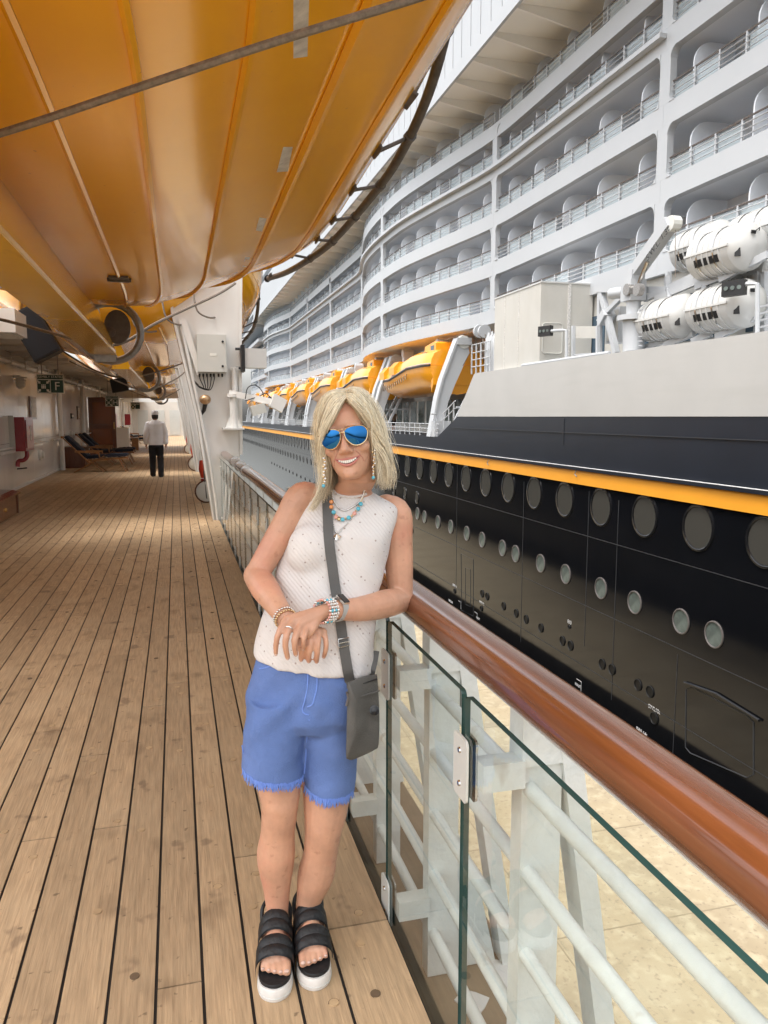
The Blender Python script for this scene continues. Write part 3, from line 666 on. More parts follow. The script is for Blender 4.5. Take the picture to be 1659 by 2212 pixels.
for bi in range(len(BAY)-1):
    ya, yb = BAY[bi], BAY[bi+1]; detail = yb < 120
    for k, zl in enumerate(LZ):
        z0 = zc(zl); z1 = z0+FH; top = z0+2.55; fh = FH+(.25 if k == 0 else 0)
        wallstrip(ya+.004, yb-.004, 0, .30, z0, z1).build('balcony_fascia', M['ship_white'], ship)
        if ya > 24 and k == 3:
            wallstrip(ya, yb, -.28, -.002, z0+.42, z0+.58).build('ledge_pipe', M['ship_white'], ship)
        wallstrip(ya, yb, .31, 2.6, z0+.02, z0+.32, 3).build('balcony_floor', M['ship_inner_lifted'], ship)
        wallstrip(ya, yb, 2.2, 2.5, z0+.33, z0+2.56, 3).build('balcony_wall', M['ship_inner_lifted'], ship)
        # railing
        rb = MB(); n = max(2, int(round((yb-ya-.5)/1.27)))
        yy = [ya+.28+(yb-ya-.56)*i/n for i in range(n+1)]
        for y in yy: x = FXs(y)+.14; rb.box(x-.03, x+.03, y-.035, y+.035, z1, z1+RH)
        for h in (.18, .36, .54):
            rb.tube([(FXs(y)+.12, y, z1+h) for y in yy], .022, 4)
        rb.build('railing', M['ship_white'], ship)
        MB().tube([(FXs(y)+.14, y, z1+RH) for y in yy], .035, 5).build('top_rail', M['cap_rail'], ship)
        gp = MB()
        for i in range(n):
            if (i*7+k*3+bi) % 5 == 0 and detail: continue
            xa_, xb_ = FXs(yy[i])+.2, FXs(yy[i+1])+.2
            gp.add([(xa_, yy[i]+.05, z1), (xb_, yy[i+1]-.05, z1), (xb_, yy[i+1]-.05, z1+RH-.05), (xa_, yy[i]+.05, z1+RH-.05)], [(0, 1, 2, 3)])
        tag(gp.build('railing_glass', M['rail_glass'], ship), kind='stuff')
        # pillars
        if k < 4:
            x = FXs(yb)
            MB().box(x, x+.26, yb-.30, yb+.30, z1+.002, z0+2.55-.002).build('bay_pillar', M['ship_white'], ship)
            if detail:
                for (y, sy) in ((yb-.30, -1), (yb+.30, 1)):
                    fillet(y, z0+2.55, sy, -1, FXs(yb), .34).build('corner_fillet', M['ship_white'], ship)
                    fillet(y, z1, sy, 1, FXs(yb), .3).build('corner_fillet', M['ship_white'], ship)
        # dividers
        nd = max(3, int(round((yb-ya)/(3.0 if detail else 3.2))))
        for i in range(nd):
            y = ya+(yb-ya)*(i+.5)/nd+.35; x = FXs(y)
            if 'd' not in dvm:
                pts = [(.30, 0), (1.9, 0), (1.9, 2.1), (1.0, 2.1)]+[(1.0-.7*math.sin(PI/2*j/6), 1.4+.7*math.cos(PI/2*j/6)) for j in range(1, 7)]
                dvm['d'] = MB().prism(pts, -.03, .03, 'Y').mesh('divider', True, 30); dvm['d'].materials.append(M['ship_inner_lifted'])
                dvm['w'] = MB().box(2.17, 2.198, -.45, .45, .1, 2.0).box(2.17, 2.198, .52, 1.0, .1, 2.0).mesh('balcony_door'); dvm['w'].materials.append(M['window_glass'])
                dvm['f'] = MB().box(2.15, 2.199, -.5, 1.06, .02, .09).box(2.15, 2.199, -.5, 1.06, 2.01, 2.08).box(2.15, 2.199, -.52, -.46, .091, 2.009).box(2.15, 2.199, .46, .51, .091, 2.009).box(2.15, 2.199, 1.01, 1.06, .091, 2.009).mesh('door_frame'); dvm['f'].materials.append(M['ship_white'])
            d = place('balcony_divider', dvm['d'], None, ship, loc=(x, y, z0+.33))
            if yb < 60 and k < 4:
                d2 = place('balcony_door', dvm['w'], None, ship, loc=(x, y+1.25, z0+.33)); place('door_frame', dvm['f'], None, d2, local=True)
# small amber lights
for px, py in ((1421, 457), (1083, 356), (1081, 456)):
    p = at(px, py, X=18.9); m_ = M.get('amber')
    if not m_:
        m_ = bpy.data.materials.new('amber'); m_.use_nodes = True; q_ = m_.node_tree.nodes['Principled BSDF']; q_.inputs['Emission Color'].default_value = (1, .62, .12, 1); q_.inputs['Emission Strength'].default_value = 3; M['amber'] = m_
    MB().ball(p, .11, 8).build('balcony_lamp', m_, ship, smooth=True)
# overhanging top deck with ribs and white band
OX, OZ = 14.6, zc(17.5)
MB().box(OX, 19.6, 5, 150, OZ+.1, OZ+.5).build('top_overhang', M['soffit'], ship)
MB().box(OX-.12, OX+.02, 5, 150, OZ-.18, OZ+.45).build('overhang_edge', M['ship_white'], ship)
y = 20.0
rib = MB().prism([(OX+.03, OZ-.1), (19.4, OZ-1.0), (19.4, OZ+.098), (OX+.03, OZ+.098)], -.06, .06, 'Y').mesh('overhang_rib'); rib.materials.append(M['soffit'])
hol = None
while y < 149:
    place('overhang_rib', rib, None, ship, loc=(0, y, 0)); y += 2.55 if y < 80 else 3.2
MB().box(19.5, 19.7, 5, 150, zc(14.8), OZ+.1).build('top_balcony_wall', M['ship_inner_lifted'], ship)
up_ = MB().box(0, .06, -.595, .595, 0, 3.4).mesh('wind_screen'); up_.materials.append(M['ship_white'])
y = 22
while y < 149: place('wind_screen', up_, None, ship, loc=(OX-.02+.15*0, y, OZ+.46)); y += 1.27
MB().box(OX+.1, OX+.2, 5, 150, OZ+.46, OZ+3.9).build('screen_backing', M['screen_gap'], ship)
# stepped upper decks towards the far end
for (a, b, x, z, h) in ((100, 200, 15.2, 22.2, .7), (118, 200, 15.0, 19.6, .7), (150, 200, 14.9, 16.8, .8), (150, 200, 15.6, 14.2, .6), (120, 200, 15.6, 24.6, .6)):
    MB().box(x, 20, a, b, zc(z), zc(z+h)).build('upper_deck_edge', M['ship_white'], ship)
MB().box(17.5, 19, 100, 200, zc(14), zc(27)).build('upper_house', M['ship_grey'], ship)
# lifeboat gallery
MB().box(14.9, 19.2, 42.5, YE, zc(-1.3), zc(-1.16)).build('boat_deck', M['ship_grey'], ship)
MB().box(18.8, 19.1, 36, YE, zc(-1.15), zc(5.06)).build('gallery_wall', M['beige'], ship)
sf = wallstrip(34.5, YE, .05, 3.5, zc(5.065), zc(5.085)).build('gallery_soffit', M['soffit'], ship)
for i in range(60):
    y = 41+i*2.1
    MB().box(18.76, 18.79, y, y+1.5, zc(-.6), zc(1.2)).build('gallery_window', M['port_glass2'], ship)
MB().box(14.85, 17.3, -14, 36, zc(1.0), zc(1.12)).build('raft_deck', M['ship_grey'], ship)
MB().box(17.25, 17.6, -14, 36.5, zc(1.13), zc(5.06)).build('raft_deck_wall', M['beige'], ship)
for i in range(6):
    y = 12+i*3.4; MB().box(17.2, 17.249, y, y+1.9, zc(2.6), zc(4.2)).build('raft_deck_window', M['window_glass'], ship)
rb = MB(); y = 42.6
while y < 150:
    if (y-43.7) % 14.8 > 1.6: rb.box(14.62, 14.67, y, y+.06, zc(-1.15), zc(-.42))
    y += 1.1
for h in (-.95, -.7, -.42): rb.tube([(14.645, 42.4, zc(h)), (14.645, 150, zc(h))], .022, 4)
rb.build('boat_deck_railing', M['ship_white'], ship)
rb = MB()     # sloping end ladder rail and railing by the box
for y, za, zb2 in ((41.4, -.7, .2), (40.6, -.4, .5), (39.8, -.1, .8)): rb.box(14.6, 14.65, y, y+.06, zc(za), zc(zb2))
rb.bar((14.62, 41.6, zc(.15)), (14.62, 39.6, zc(.85)), .05, .05); rb.bar((14.62, 41.6, zc(-.2)), (14.62, 39.6, zc(.45)), .04, .04)
rb.build('stair_railing', M['ship_white'], ship)
rb = MB()
for i in range(5): rb.box(14.62, 14.68, 35+i*.6-.1, 35.06+i*.6-.1, zc(2.15), zc(3.6))
for h in (2.5, 2.85, 3.2, 3.6): rb.tube([(14.65, 34.9, zc(h)), (14.65, 37.3, zc(h))], .025, 4)
rb.build('end_railing', M['ship_white'], ship)
for i in range(3): MB().lathe([(.16, 0), (.16, 1.6), (.06, 1.8), (.05, 1.9), (0, 1.92)], (14.95, 35.0+i*.42, zc(2.2)), (0, 0, 1), 12).build('gas_bottle', M['ship_white'], ship, smooth=True)
rb = MB().tube([(HX+.1, 24.2, zc(2.2)), (HX+.1, 31.2, zc(2.2))], .07, 8).build('bulwark_pipe', M['ship_white'], ship, smooth=True)
# ============================================================ LIFEBOATS AND DAVITS OF THE OTHER SHIP
def ring_sec(hw, zs):  return None
def far_lifeboat():
    """yellow-orange enclosed lifeboat, 12.6 m long, bow towards +Y; origin at keel bottom centre"""
    root = thing('enclosed_lifeboat', '', 'lifeboat', (0, 0, 0), 'yellow lifeboats of the ship across the pier')
    L = 6.3
    def hb(t):      # half breadth along t in -1..1
        return 2.0*(1-.45*max(0, (t-.45)/.55)**2.0-.12*max(0, (-t-.8)/.2)**2)
    def sheer(t): return 1.75-.55*max(0, min(1, (t+.35)/.7))*1.0   # gunwale drops towards the bow half
    prof = [(0, 0), (.45, .08), (.82, .38), (.97, .75), (1.0, 1.0)]
    rings = []
    for i in range(25):
        t = -1+2*i/24; b = hb(t); g = sheer(t); kl = .55*max(0, (t-.6)/.4)**2
        hl = [(o*b, kl+(g-kl)*h) for o, h in prof]
        rings.append([Vector((-x, t*L, z)) for x, z in reversed(hl)]+[Vector((x, t*L, z)) for x, z in hl[1:]])
    MB().loft(rings).build('hull', M['boat_yellow'], root, smooth=True, angle=35)
    rings = []
    for i in range(25):
        t = -1+2*i/24; b = hb(t)*.97; g = sheer(t); h = 1.05-.25*max(0, (t-.7)/.3)**2 - .1*max(0, (-t-.75)/.25); topw = .62
        pf = [(1, .0), (.98, .35), (.86, .75), (topw, .96), (.2, 1.0)]
        rings.append([Vector((-x*b, t*L*.985, g+.02+h*z)) for x, z in pf]+[Vector((x*b, t*L*.985, g+.02+h*z)) for x, z in reversed(pf)])
    MB().loft(rings).build('canopy', M['boat_yellow'], root, smooth=True, angle=35)
    for s in (-1, 1):
        MB().tube([Vector((s*(hb(-1+2*i/24)+.03), (-1+2*i/24)*L, sheer(-1+2*i/24))) for i in range(25)], .06, 6).build('gunwale_fender', M['black'], root, smooth=True)
        MB().tube([Vector((s*(hb(-1+2*i/24)+.02), (-1+2*i/24)*L, sheer(-1+2*i/24)+.10)) for i in range(25)], .035, 5).build('gunwale_trim', M['raft_white'], root, smooth=True)
        for yc_, w_ in ((.6, 1.3), (3.3, 1.25)):
            b = hb(yc_/L); g = sheer(yc_/L)
            MB().prism([(s*b*.72, g+.28), (s*(b+.10), g+.12), (s*(b+.10), g+.62), (s*b*.86, g+1.02), (s*b*.7, g+1.02)], yc_, yc_+w_, 'Y').build('side_hatch', M['boat_yellow'], root)
        # looped grab line
        lp = []
        for i in range(33):
            y = -2.2+8.1*i/32; b = hb(y/L)
            lp.append(Vector((s*(b*.985+.04), y, sheer(y/L)-.30-(.34 if i % 2 else 0))))
        MB().tube(lp, .02, 4).build('grab_line', M['wire'], root)
    MB().prism([(-4.9, 2.45), (-2.5, 2.45), (-2.75, 3.15), (-4.6, 3.32), (-4.9, 3.2)], -.95, .95, 'X').build('wheelhouse', M['boat_yellow'], root)
    for s in (-1, 1): MB().box(s*.955, s*.97, -4.55, -3.9, 2.62, 3.1).build('wheelhouse_window', M['window_glass'], root)
    MB().prism([(-2.47, 2.55), (-2.69, 3.1), (-2.65, 3.1), (-2.43, 2.55)], -.8, .8, 'X').build('front_window', M['raft_white'], root)
    for s in (-1, 1): MB().box(s*1.30, s*1.62, -5.0, -4.1, 2.28, 2.62).build('side_window', M['window_glass'], root)
    MB().prism([(-L-.02, .6), (-L+.3, .15), (-L+.3, 1.7), (-L-.02, 1.72)], -1.6, 1.6, 'X').build('transom', M['boat_yellow'], root)
    for yy in (-3.4, 4.3):
        b = MB().box(-.35, .35, yy-.3, yy+.3, 2.6, 3.25); b.lathe([(.3, -.4), (.3, .4)], (0, yy, 3.3), (1, 0, 0), 12); b.build('hook_gear', M['ship_white'], root)
    return root
def far_davit():
    root = thing('davit_arm', '', 'davit', (0, 0, 0), 'white davit arms of the ship across the pier')
    # in its own X-Z plane: base (0,0) leaning inwards
    outl = [(-.05, 0), (.55, 0), (.95, 2.0), (1.35, 3.0), (2.25, 4.9), (2.1, 5.5), (1.55, 5.6), (.65, 3.3), (.35, 2.2)]
    MB().prism(outl, -.28, .28, 'Y').build('arm', M['ship_white'], root)
    MB().prism([(-.18, -.02), (-.06, -.02), (.34, 2.2), (.64, 3.3), (1.54, 5.6), (1.42, 5.65), (.52, 3.35), (.22, 2.25)], -.36, .36, 'Y').build('flange', M['ship_white'], root)
    b = MB().lathe([(.38, -.32), (.42, 0), (.38, .32)], (1.9, 0, 5.5), (0, 1, 0), 16); b.build('sheave', M['box_grey'], root, smooth=True, angle=30)
    MB().box(1.45, 2.35, -.4, .4, 5.35, 5.75).build('sheave_housing', M['ship_white'], root)
    MB().box(-.1, .9, -.9, -.3, -.02, .9).build('winch_box', M['ship_white'], root)
    MB().tube([(.1, -.6, .9), (.1, -.6, 1.3), (-.3, -.8, 1.3)], .05, 6).build('winch_pipe', M['ship_white'], root)
    MB().bar((.9, -.75, .3), (2.6, -.75, 3.6), .16, .16, (0, 1, 0)).build('stay', M['ship_white'], root)
    MB().bar((1.3, -.7, 1.7), (2.7, -.7, 1.7), .12, .14, (0, 1, 0)).build('cross_stay', M['ship_white'], root)
    return root
blab = ['yellow enclosed lifeboat nearest the white davit beside the black hull cut', 'second yellow lifeboat, just right of the blonde hair', 'third yellow lifeboat, partly behind the blonde hair', 'fourth yellow lifeboat along the far ship', 'fifth yellow lifeboat along the far ship', 'sixth yellow lifeboat along the far ship', 'seventh yellow lifeboat, close to the davit pillar', 'eighth yellow lifeboat, farthest along the other ship']
fb = far_lifeboat(); fd = far_davit()
for i in range(8):
    y = 50.9+15.7*i; lc = (16.62, y, zc(1.32))
    o = fb if i == 0 else dup(fb, lc, blab[i]); o.location = lc; o['label'] = blab[i]
dn = 0
for i in range(8):
    for j, dy in enumerate((-7.25, 7.0)):
        y = 50.9+15.7*i+dy; lc = (14.62, y, zc(-1.15))
        o = fd if dn == 0 else dup(fd, lc); o.location = lc
        o['label'] = ('white leaning davit arm at the stern of the nearest yellow lifeboat' if dn == 0 else 'white leaning davit arm at the bow of the nearest yellow lifeboat' if dn == 1 else 'white leaning davit arm at the %s end of the %s yellow lifeboat' % (('near', 'far')[j], ('second', 'third', 'fourth', 'fifth', 'sixth', 'seventh', 'eighth')[i-1]))
        dn += 1
# suspended blocks by the white box
bl = thing('hanging_block', 'pair of grey pulley blocks hanging under the white fascia by the box', 'pulley', at(1045, 700, X=16.4))
for px in (1036, 1046): MB().lathe([(.36, -.1), (.38, 0), (.36, .1)], at(px, 716, X=16.4), (0, 1, 0), 16).build('sheave', M['ship_white'], bl, smooth=True, angle=30)
for a_, b_ in (((1036, 722), (1000, 790)), ((1040, 722), (1046, 745)), ((1048, 722), (1050, 745)), ((1030, 712), (960, 735))):
    MB().tube([at(*a_, X=16.4), at(*b_, X=16.2)], .02, 4).build('wire_rope', M['wire'], bl)
# ============================================================ BOX HOUSE, CRANE, RAFTS
c5 = lambda x, y: ((1180+x/2.242)/1.1573, (480+y/2.242)/1.1573)
bx = thing('deck_house', 'cream steel box house standing on the white bulwark', 'deckhouse', (16, 32, zc(1.12)))
ztop = at(1157, 615, X=14.75).z
MB().box(14.75, 17.15, 29.9, 34.7, zc(1.121), ztop).build('body', M['beige'], bx)
MB().box(14.72, 17.18, 29.87, 34.73, ztop+.001, ztop+.06).build('roof_edge', M['raft_white'], bx)
xs_ = lambda px: at(px, 700, Y=29.9).x
MB().box(xs_(1225), xs_(1231), 29.86, 29.899, zc(2.2), ztop-.02).build('grey_strip', M['tape'], bx)
d0, d1 = at(*c5(397, 733), Y=29.85), at(*c5(503, 905), Y=29.85)
MB().prism(rrect(d0.x, d1.x, d1.z, d0.z, .12), 29.86, 29.899, 'Y').build('door', M['beige'], bx)
MB().tube([Vector((u, 29.85, v)) for u, v in rrect(d0.x, d1.x, d1.z, d0.z, .12)], .018, 5, closed=True).build('door_seal', M['box_grey'], bx)
for yv in (32.0, 33.5): MB().box(14.73, 14.749, yv, yv+.03, zc(1.2), ztop-.05).build('panel_seam', M['tape'], bx)
# twin post hatch frame
fr_ = thing('gate_frame', 'cream panel gate between two posts beside the box house', 'gate', at(*c5(640, 940), X=15.2))
for x in (568, 705): MB().bar(at(*c5(x, 955), X=15.2), at(*c5(x, 750), X=15.2), .12, .12).build('post', M['ship_white'], fr_)
q = [at(*c5(x, y), X=15.25) for x, y in ((580, 820), (692, 820), (692, 752), (580, 752))]
MB().add(q+[p+Vector((.05, 0, 0)) for p in q], [(0,1,2,3), (4,7,6,5), (0,4,5,1), (1,5,6,2), (2,6,7,3), (3,7,4,0)]).build('panel', M['beige'], fr_)
MB().bar(at(*c5(568, 912), X=15.2), at(*c5(705, 905), X=15.2), .06, .06).build('cross_bar', M['ship_white'], fr_)
def flood(px, py, X, label, post=None):
    p = at(*c5(px, py), X=X); o = thing('floodlight', label, 'floodlight', p)
    MB().cbox(p, (.10, .06, 0), (.12, -.30, 0), (0, 0, .2)).build('lamp_body', M['black'], o)
    for k in (-1, 0, 1): MB().lathe([(.06, 0), (.06, .02)], p+Vector((-.105, -.06, 0))+Vector((.10, -.2, 0))*k*.8, (-1, -.6, 0), 10).build('lens', M['port_glass2'], o)
    if post:
        pts = [at(*c5(*q), X=X+.1) for q in post]; MB().tube(pts, .06, 8).build('arm', M['ship_white'], o)
    return o
flood(412, 780, 14.6, 'black floodlight on a swing arm by the box house door', [(430, 780), (500, 775), (530, 775), (530, 950)])
flood(1470, 540, 14.8, 'black floodlight in front of the lower white raft canisters', [(1490, 530), (1540, 515), (1600, 515), (1600, 790)])
# truss
tr_ = thing('white_truss', 'white steel truss with diagonal leg between box house and crane', 'frame', at(*c5(760, 900), X=15.6))
for a_, b_, w_ in (((695, 545), (1100, 550), .22), ((725, 560), (810, 905), .2), ((740, 690), (870, 560), .16), ((715, 560), (715, 900), .14)):
    MB().bar(at(*c5(*a_), X=15.6), at(*c5(*b_), X=15.6), w_, w_).build('member', M['ship_white'], tr_)
MB().bar(at(*c5(745, 690), X=15.65), at(*c5(760, 720), X=15.65), .5, .5).build('gusset', M['ship_white'], tr_)
ca = thing('control_cabinet', 'white control cabinet standing left of the crane column', 'cabinet', at(*c5(815, 860), X=16))
q0, q1 = at(*c5(780, 660), X=16.2), at(*c5(850, 840), X=16.2)
MB().box(16.0, 16.6, q1.y, q0.y, q1.z, q0.z).build('housing', M['ship_white'], ca)
MB().box(15.98, 15.999, q1.y+.1, q0.y-.1, q1.z+.1, q0.z-.1).build('door', M['beige'], ca)
# crane
cr = thing('deck_crane', 'white deck crane with raised boom lettered S.W.L. 1.3t', 'crane', at(*c5(905, 890), X=15.1))
X_ = 15.1
MB().tube([at(*c5(905, 895), X=X_), at(*c5(905, 715), X=X_)], .36, 16).build('pedestal', M['ship_white'], cr, smooth=True)
MB().lathe([(.55, -.05), (.55, .12)], at(*c5(905, 712), X=X_), (0, 0, 1), 18).build('flange', M['ship_white'], cr, smooth=True, angle=30)
MB().tube([at(*c5(905, 705), X=X_), at(*c5(905, 580), X=X_)], .24, 14).build('column', M['ship_white'], cr, smooth=True)
MB().cbox(at(*c5(905, 555), X=X_), (.3, 0, 0), (0, .3, 0), (0, 0, .34)).build('slew_head', M['ship_white'], cr)
MB().tube([at(*c5(785, 570), X=X_), at(*c5(860, 560), X=X_)], .2, 10).build('winch', M['ship_white'], cr, smooth=True)
for x in (878, 935): MB().lathe([(.2, -.1), (.2, .1)], at(*c5(x, 548), X=X_-.3), (1, 0, 0), 12).build('drum_plate', M['grey_metal'], cr, smooth=True, angle=30)
A_, B_, C_ = at(*c5(905, 560), X=X_), at(*c5(915, 455), X=X_), at(*c5(1120, 165), X=X_)
MB().bar(A_, B_+Vector((0, 0, .1)), .42, .5, (1, 0, 0)).build('king_post', M['ship_white'], cr)
MB().bar(B_, C_, .36, .42, (1, 0, 0)).build('boom', M['ship_white'], cr)
MB().lathe([(.24, -.15), (.24, .15)], at(*c5(1130, 178), X=X_), (1, 0, 0), 12).build('boom_sheave', M['box_grey'], cr, smooth=True, angle=30)
MB().tube([at(*c5(925, 540), X=X_-.1), at(*c5(985, 390), X=X_-.2)], .07, 8).build('luffing_ram', M['steel'], cr, smooth=True)
MB().tube([at(*c5(1140, 195), X=X_), at(*c5(1140, 480), X=X_)], .012, 4).build('hoist_rope', M['wire'], cr)
d_ = (C_-B_).normalized(); n_ = Vector((-1, 0, 0)); u_ = n_.cross(d_); Tm = Matrix.Translation(at(*c5(1040, 290), X=X_-.22)) @ Matrix(((d_.x, u_.x, n_.x, 0), (d_.y, u_.y, n_.y, 0), (d_.z, u_.z, n_.z, 0), (0, 0, 0, 1)))
text_mesh('S.W.L. 1.3t', .30, M['black'], 'boom_lettering', cr, Tm)
for k in range(9): MB().bar(at(*c5(935, 660+k*25), X=X_-.1), at(*c5(955, 660+k*25), X=X_-.1), .03, .03).build('ladder_rung', M['ship_white'], cr)
# raft canisters
def raft():
    root = thing('life_raft_canister', '', 'life raft', (0, 0, 0), 'white life raft canisters in cradles')
    r, h = .68, .95
    prof = [(.0, -h-.32), (.35, -h-.26), (.58, -h-.10), (r, -h+.06), (r, h-.06), (.58, h+.10), (.35, h+.26), (0, h+.32)]
    MB().lathe(prof, (0, 0, 0), (0, 1, 0), 28).build('shell', M['raft_white'], root, smooth=True, angle=30, local=True)
    for k in range(6):
        y = -.55+k*.24; MB().lathe([(r+.001, -.035), (r+.02, -.03), (r+.02, .03), (r+.001, .035)], (0, y, 0), (0, 1, 0), 28).build('band', M['steel'] if k % 3 == 1 else M['raft_white'], root, smooth=True, angle=30, local=True)
    for s in (-1, 1):
        MB().box(s*(r-.005), s*(r+.035), -h, h, -.03, .03).build('seam_flange', M['raft_white'], root, local=True)
        MB().cbox((s*(r-.02)*math.cos(-.42), 0, (r-.02)*math.sin(-.42)), (.025, 0, 0), (0, .55, 0), (s*.035, 0, .10)).build('black_strap', M['black'], root, local=True)
    MB().cbox((-.45, -h-.13, -.22), (.05, -.05, 0), (.03, .02, 0), (0, 0, .11)).build('black_patch', M['black'], root, local=True)
    MB().cbox((-.12, -h-.31, .30), (.07, 0, 0), (0, .02, .01), (0, -.01, .045)).build('mark', M['black'], root, local=True)
    MB().tube([(0, -h-.26, .36), (.05, -h-.34, .42), (.1, -h-.26, .36)], .015, 5).build('handle', M['black'], root, local=True)
    return root
rf = raft()
rl_ = [(1420, 340, 15.6, 'upper white raft canister, nearest the bulwark edge'), (1300, 310, 17.0, 'upper white raft canister behind the crane rope'), (1640, 225, 17.0, 'topmost white raft canister at the picture edge'), (1105, 712, 15.6, 'lower white raft canister right of the crane column'), (1415, 648, 15.6, 'lower white raft canister below the black floodlight'), (1610, 480, 17.0, 'white raft canister behind the floodlight arm at the picture edge')]
for i, (x, y, X, lab) in enumerate(rl_):
    p = at(*c5(x, y), X=X); o = rf if i == 0 else dup(rf, p, lab); o.location = p; o['label'] = lab
ck = thing('raft_cradle', 'white steel cradle beams carrying the raft canisters', 'cradle', at(*c5(1250, 880), X=15.6))
for a_, b_ in (((970, 875), (1120, 815)), ((1080, 860), (1240, 790)), ((1235, 840), (1340, 790)), ((1370, 815), (1590, 700)), ((970, 600), (1250, 470)), ((1030, 600), (1290, 490)), ((1255, 530), (1440, 460)), ((1390, 490), (1659, 350)), ((1105, 600), (1090, 480)), ((1300, 560), (1320, 480))):
    MB().bar(at(*c5(*a_), X=15.5), at(*c5(*b_), X=15.7), .14, .2).build('beam', M['ship_white'], ck)
for x in (1100, 1600, 1640): MB().bar(at(*c5(x, 860), X=16.3), at(*c5(x, 450), X=16.3), .16, .16).build('post', M['ship_white'], ck)
for k in range(5): MB().bar(at(*c5(1600, 800-k*38), X=15.2), at(*c5(1700, 775-k*38), X=15.2), .05, .05).build('rung', M['ship_white'], ck)
# ============================================================ helpers for soft bodies
def remesh(mb, voxel, smooth=4, name='body'):
    me = mb.mesh(name); o = bpy.data.objects.new('tmp_'+name, me)
    m = o.modifiers.new('r', 'REMESH'); m.mode = 'VOXEL'; m.voxel_size = voxel; m.use_smooth_shade = True
    if smooth:
        k = o.modifiers.new('s', 'SMOOTH'); k.iterations = smooth; k.factor = .5
    out = bake(o); out.materials.clear()
    for p in out.polygons: p.use_smooth = True
    return out
def limb(mb, pts, rs, n=12):
    """capsule chain with a radius at each joint; joints subdivided smoothly"""
    pv = smoothpath(pts, 4); rv = [v.x for v in smoothpath([(r, 0, 0) for r in rs], 4)]
    mb.tube(pv, rv, n); mb.ball(pts[0], rs[0], n); mb.ball(pts[-1], rs[-1], n)
def ering(c, r, f, n=24, sq=1.0):
    """elliptic ring: centre c, half axis vectors r (side) and f (front)"""
    c, r, f = Vector(c), Vector(r), Vector(f); out = []
    for k in range(n):
        a = 2*PI*k/n; cs, sn = math.cos(a), math.sin(a)
        out.append(c+r*(abs(cs)**sq*(1 if cs > 0 else -1))+f*(abs(sn)**sq*(1 if sn > 0 else -1)))
    return out
mat('skin', (.57, .315, .205), .43, noise=.16, nscale=11, sss=.12, bump=.06, bscale=90, spots=[(40, .62, .72, (.34, .15, .09), .45, None), (7, .52, .72, (.60, .25, .17), .55, None)])
mat('jacket_white', (.84, .82, .82), .8, noise=.04, nscale=8)
mat('trouser_black', (.014, .014, .017), .8)
mat('hair_dark', (.03, .022, .016), .6)
# ============================================================ WALL FITTINGS
wx = WX+.001
def wallrect(x0, x1, y0, y1):
    """pixel rectangle on the side wall -> (ya, yb, za, zb)"""
    a, b = at(x0, y0, X=WX), at(x1, y1, X=WX); m_ = at((x0+x1)/2, y1, X=WX), at((x0+x1)/2, y0, X=WX)
    return a.y, b.y, m_[0].z, m_[1].z
# fire hose cabinet
fa = at(21, 940, X=WX); fyb = fa.y; fx1 = at(54, 940, Y=fyb).x; fy2 = at(72, 940, X=fx1).y; fz0, fz1 = at(45, 975, Y=fyb).z, at(45, 901, Y=fyb).z
fh = thing('fire_hose_cabinet', 'red fire hose cabinet with valve pipe on the white side wall', 'fire cabinet', (WX, fyb, fz0))
MB().box(wx, fx1, fyb, fy2, fz0, fz1).build('cabinet_body', M['red_paint'], fh)
MB().box(fx1+.001, fx1+.02, fyb+.08, fy2-.08, fz0+.06, fz1-.06).build('door', M['red_paint'], fh)
MB().box(fx1+.0201, fx1+.024, fyb+.5, fy2-.4, fz1-.5, fz1-.2).build('notice', M['sign_white'], fh)
MB().box(wx, WX+.10, fyb-.07, fyb-.002, fz0-.02, fz1+.03).build('back_plate', M['box_grey'], fh)
MB().tube(smoothpath([(WX+.26, fyb+.3, fz0), (WX+.26, fyb+.28, fz0-.13), (WX+.2, fyb+.25, fz0-.2), (WX+.10, fyb+.22, fz0-.22), (WX+.08, fyb+.2, fz0-.34)], 4), .045, 10).build('valve_pipe', M['red_paint'], fh, smooth=True)
MB().bar((WX+.08, fyb+.15, fz0-.38), (WX+.28, fyb+.12, fz0-.36), .03, .03).build('valve_handle', M['black'], fh)
MB().tube([(wx, fyb-.02, fz0+.03), (WX-.0+.12, fyb-.3, fz0+.02), (WX+.12, fyb-1.5, fz0+.02)], .035, 8).build('supply_pipe', M['white_paint'], fh, smooth=True)
def frame_pic(x0, x1, y0, y1, label, name='framed_picture', inner='picture', outer='dark_wood'):
    ya, yb, za, zb2 = wallrect(x0, x1, y0, y1); o = thing(name, label, 'picture', (WX, (ya+yb)/2, za))
    MB().box(wx, WX+.035, ya, yb, za, zb2).build('frame', M[outer], o)
    MB().box(WX+.0352, WX+.042, ya+.12*(yb-ya), yb-.12*(yb-ya), za+.05, zb2-.05).build('print', M[inner], o)
frame_pic(61, 77, 857, 906, 'framed picture above the red fire cabinet')
frame_pic(165, 171, 878, 906, 'small framed picture by the first white stanchion')
frame_pic(152, 157, 893, 904, 'tiny white notice left of the small framed picture', 'wall_notice', 'sign_white', 'black')
ya, yb, za, zb2 = wallrect(77, 91, 971, 994)
bl_ = thing('bulkhead_lamp', 'round white bulkhead lamp low on the wall right of the fire cabinet', 'lamp', (WX, (ya+yb)/2, za))
c_ = Vector((wx, (ya+yb)/2, (za+zb2)/2)); rr_ = (zb2-za)/2
MB().lathe([(rr_, 0), (rr_, .06), (rr_*.9, .075)], c_, (1, 0, 0), 20).build('rim', M['white_paint'], bl_, smooth=True, angle=30)
MB().lathe([(rr_*.85, .06), (rr_*.6, .12), (0, .14)], c_, (1, 0, 0), 20).build('lens', M['box_grey'], bl_, smooth=True)
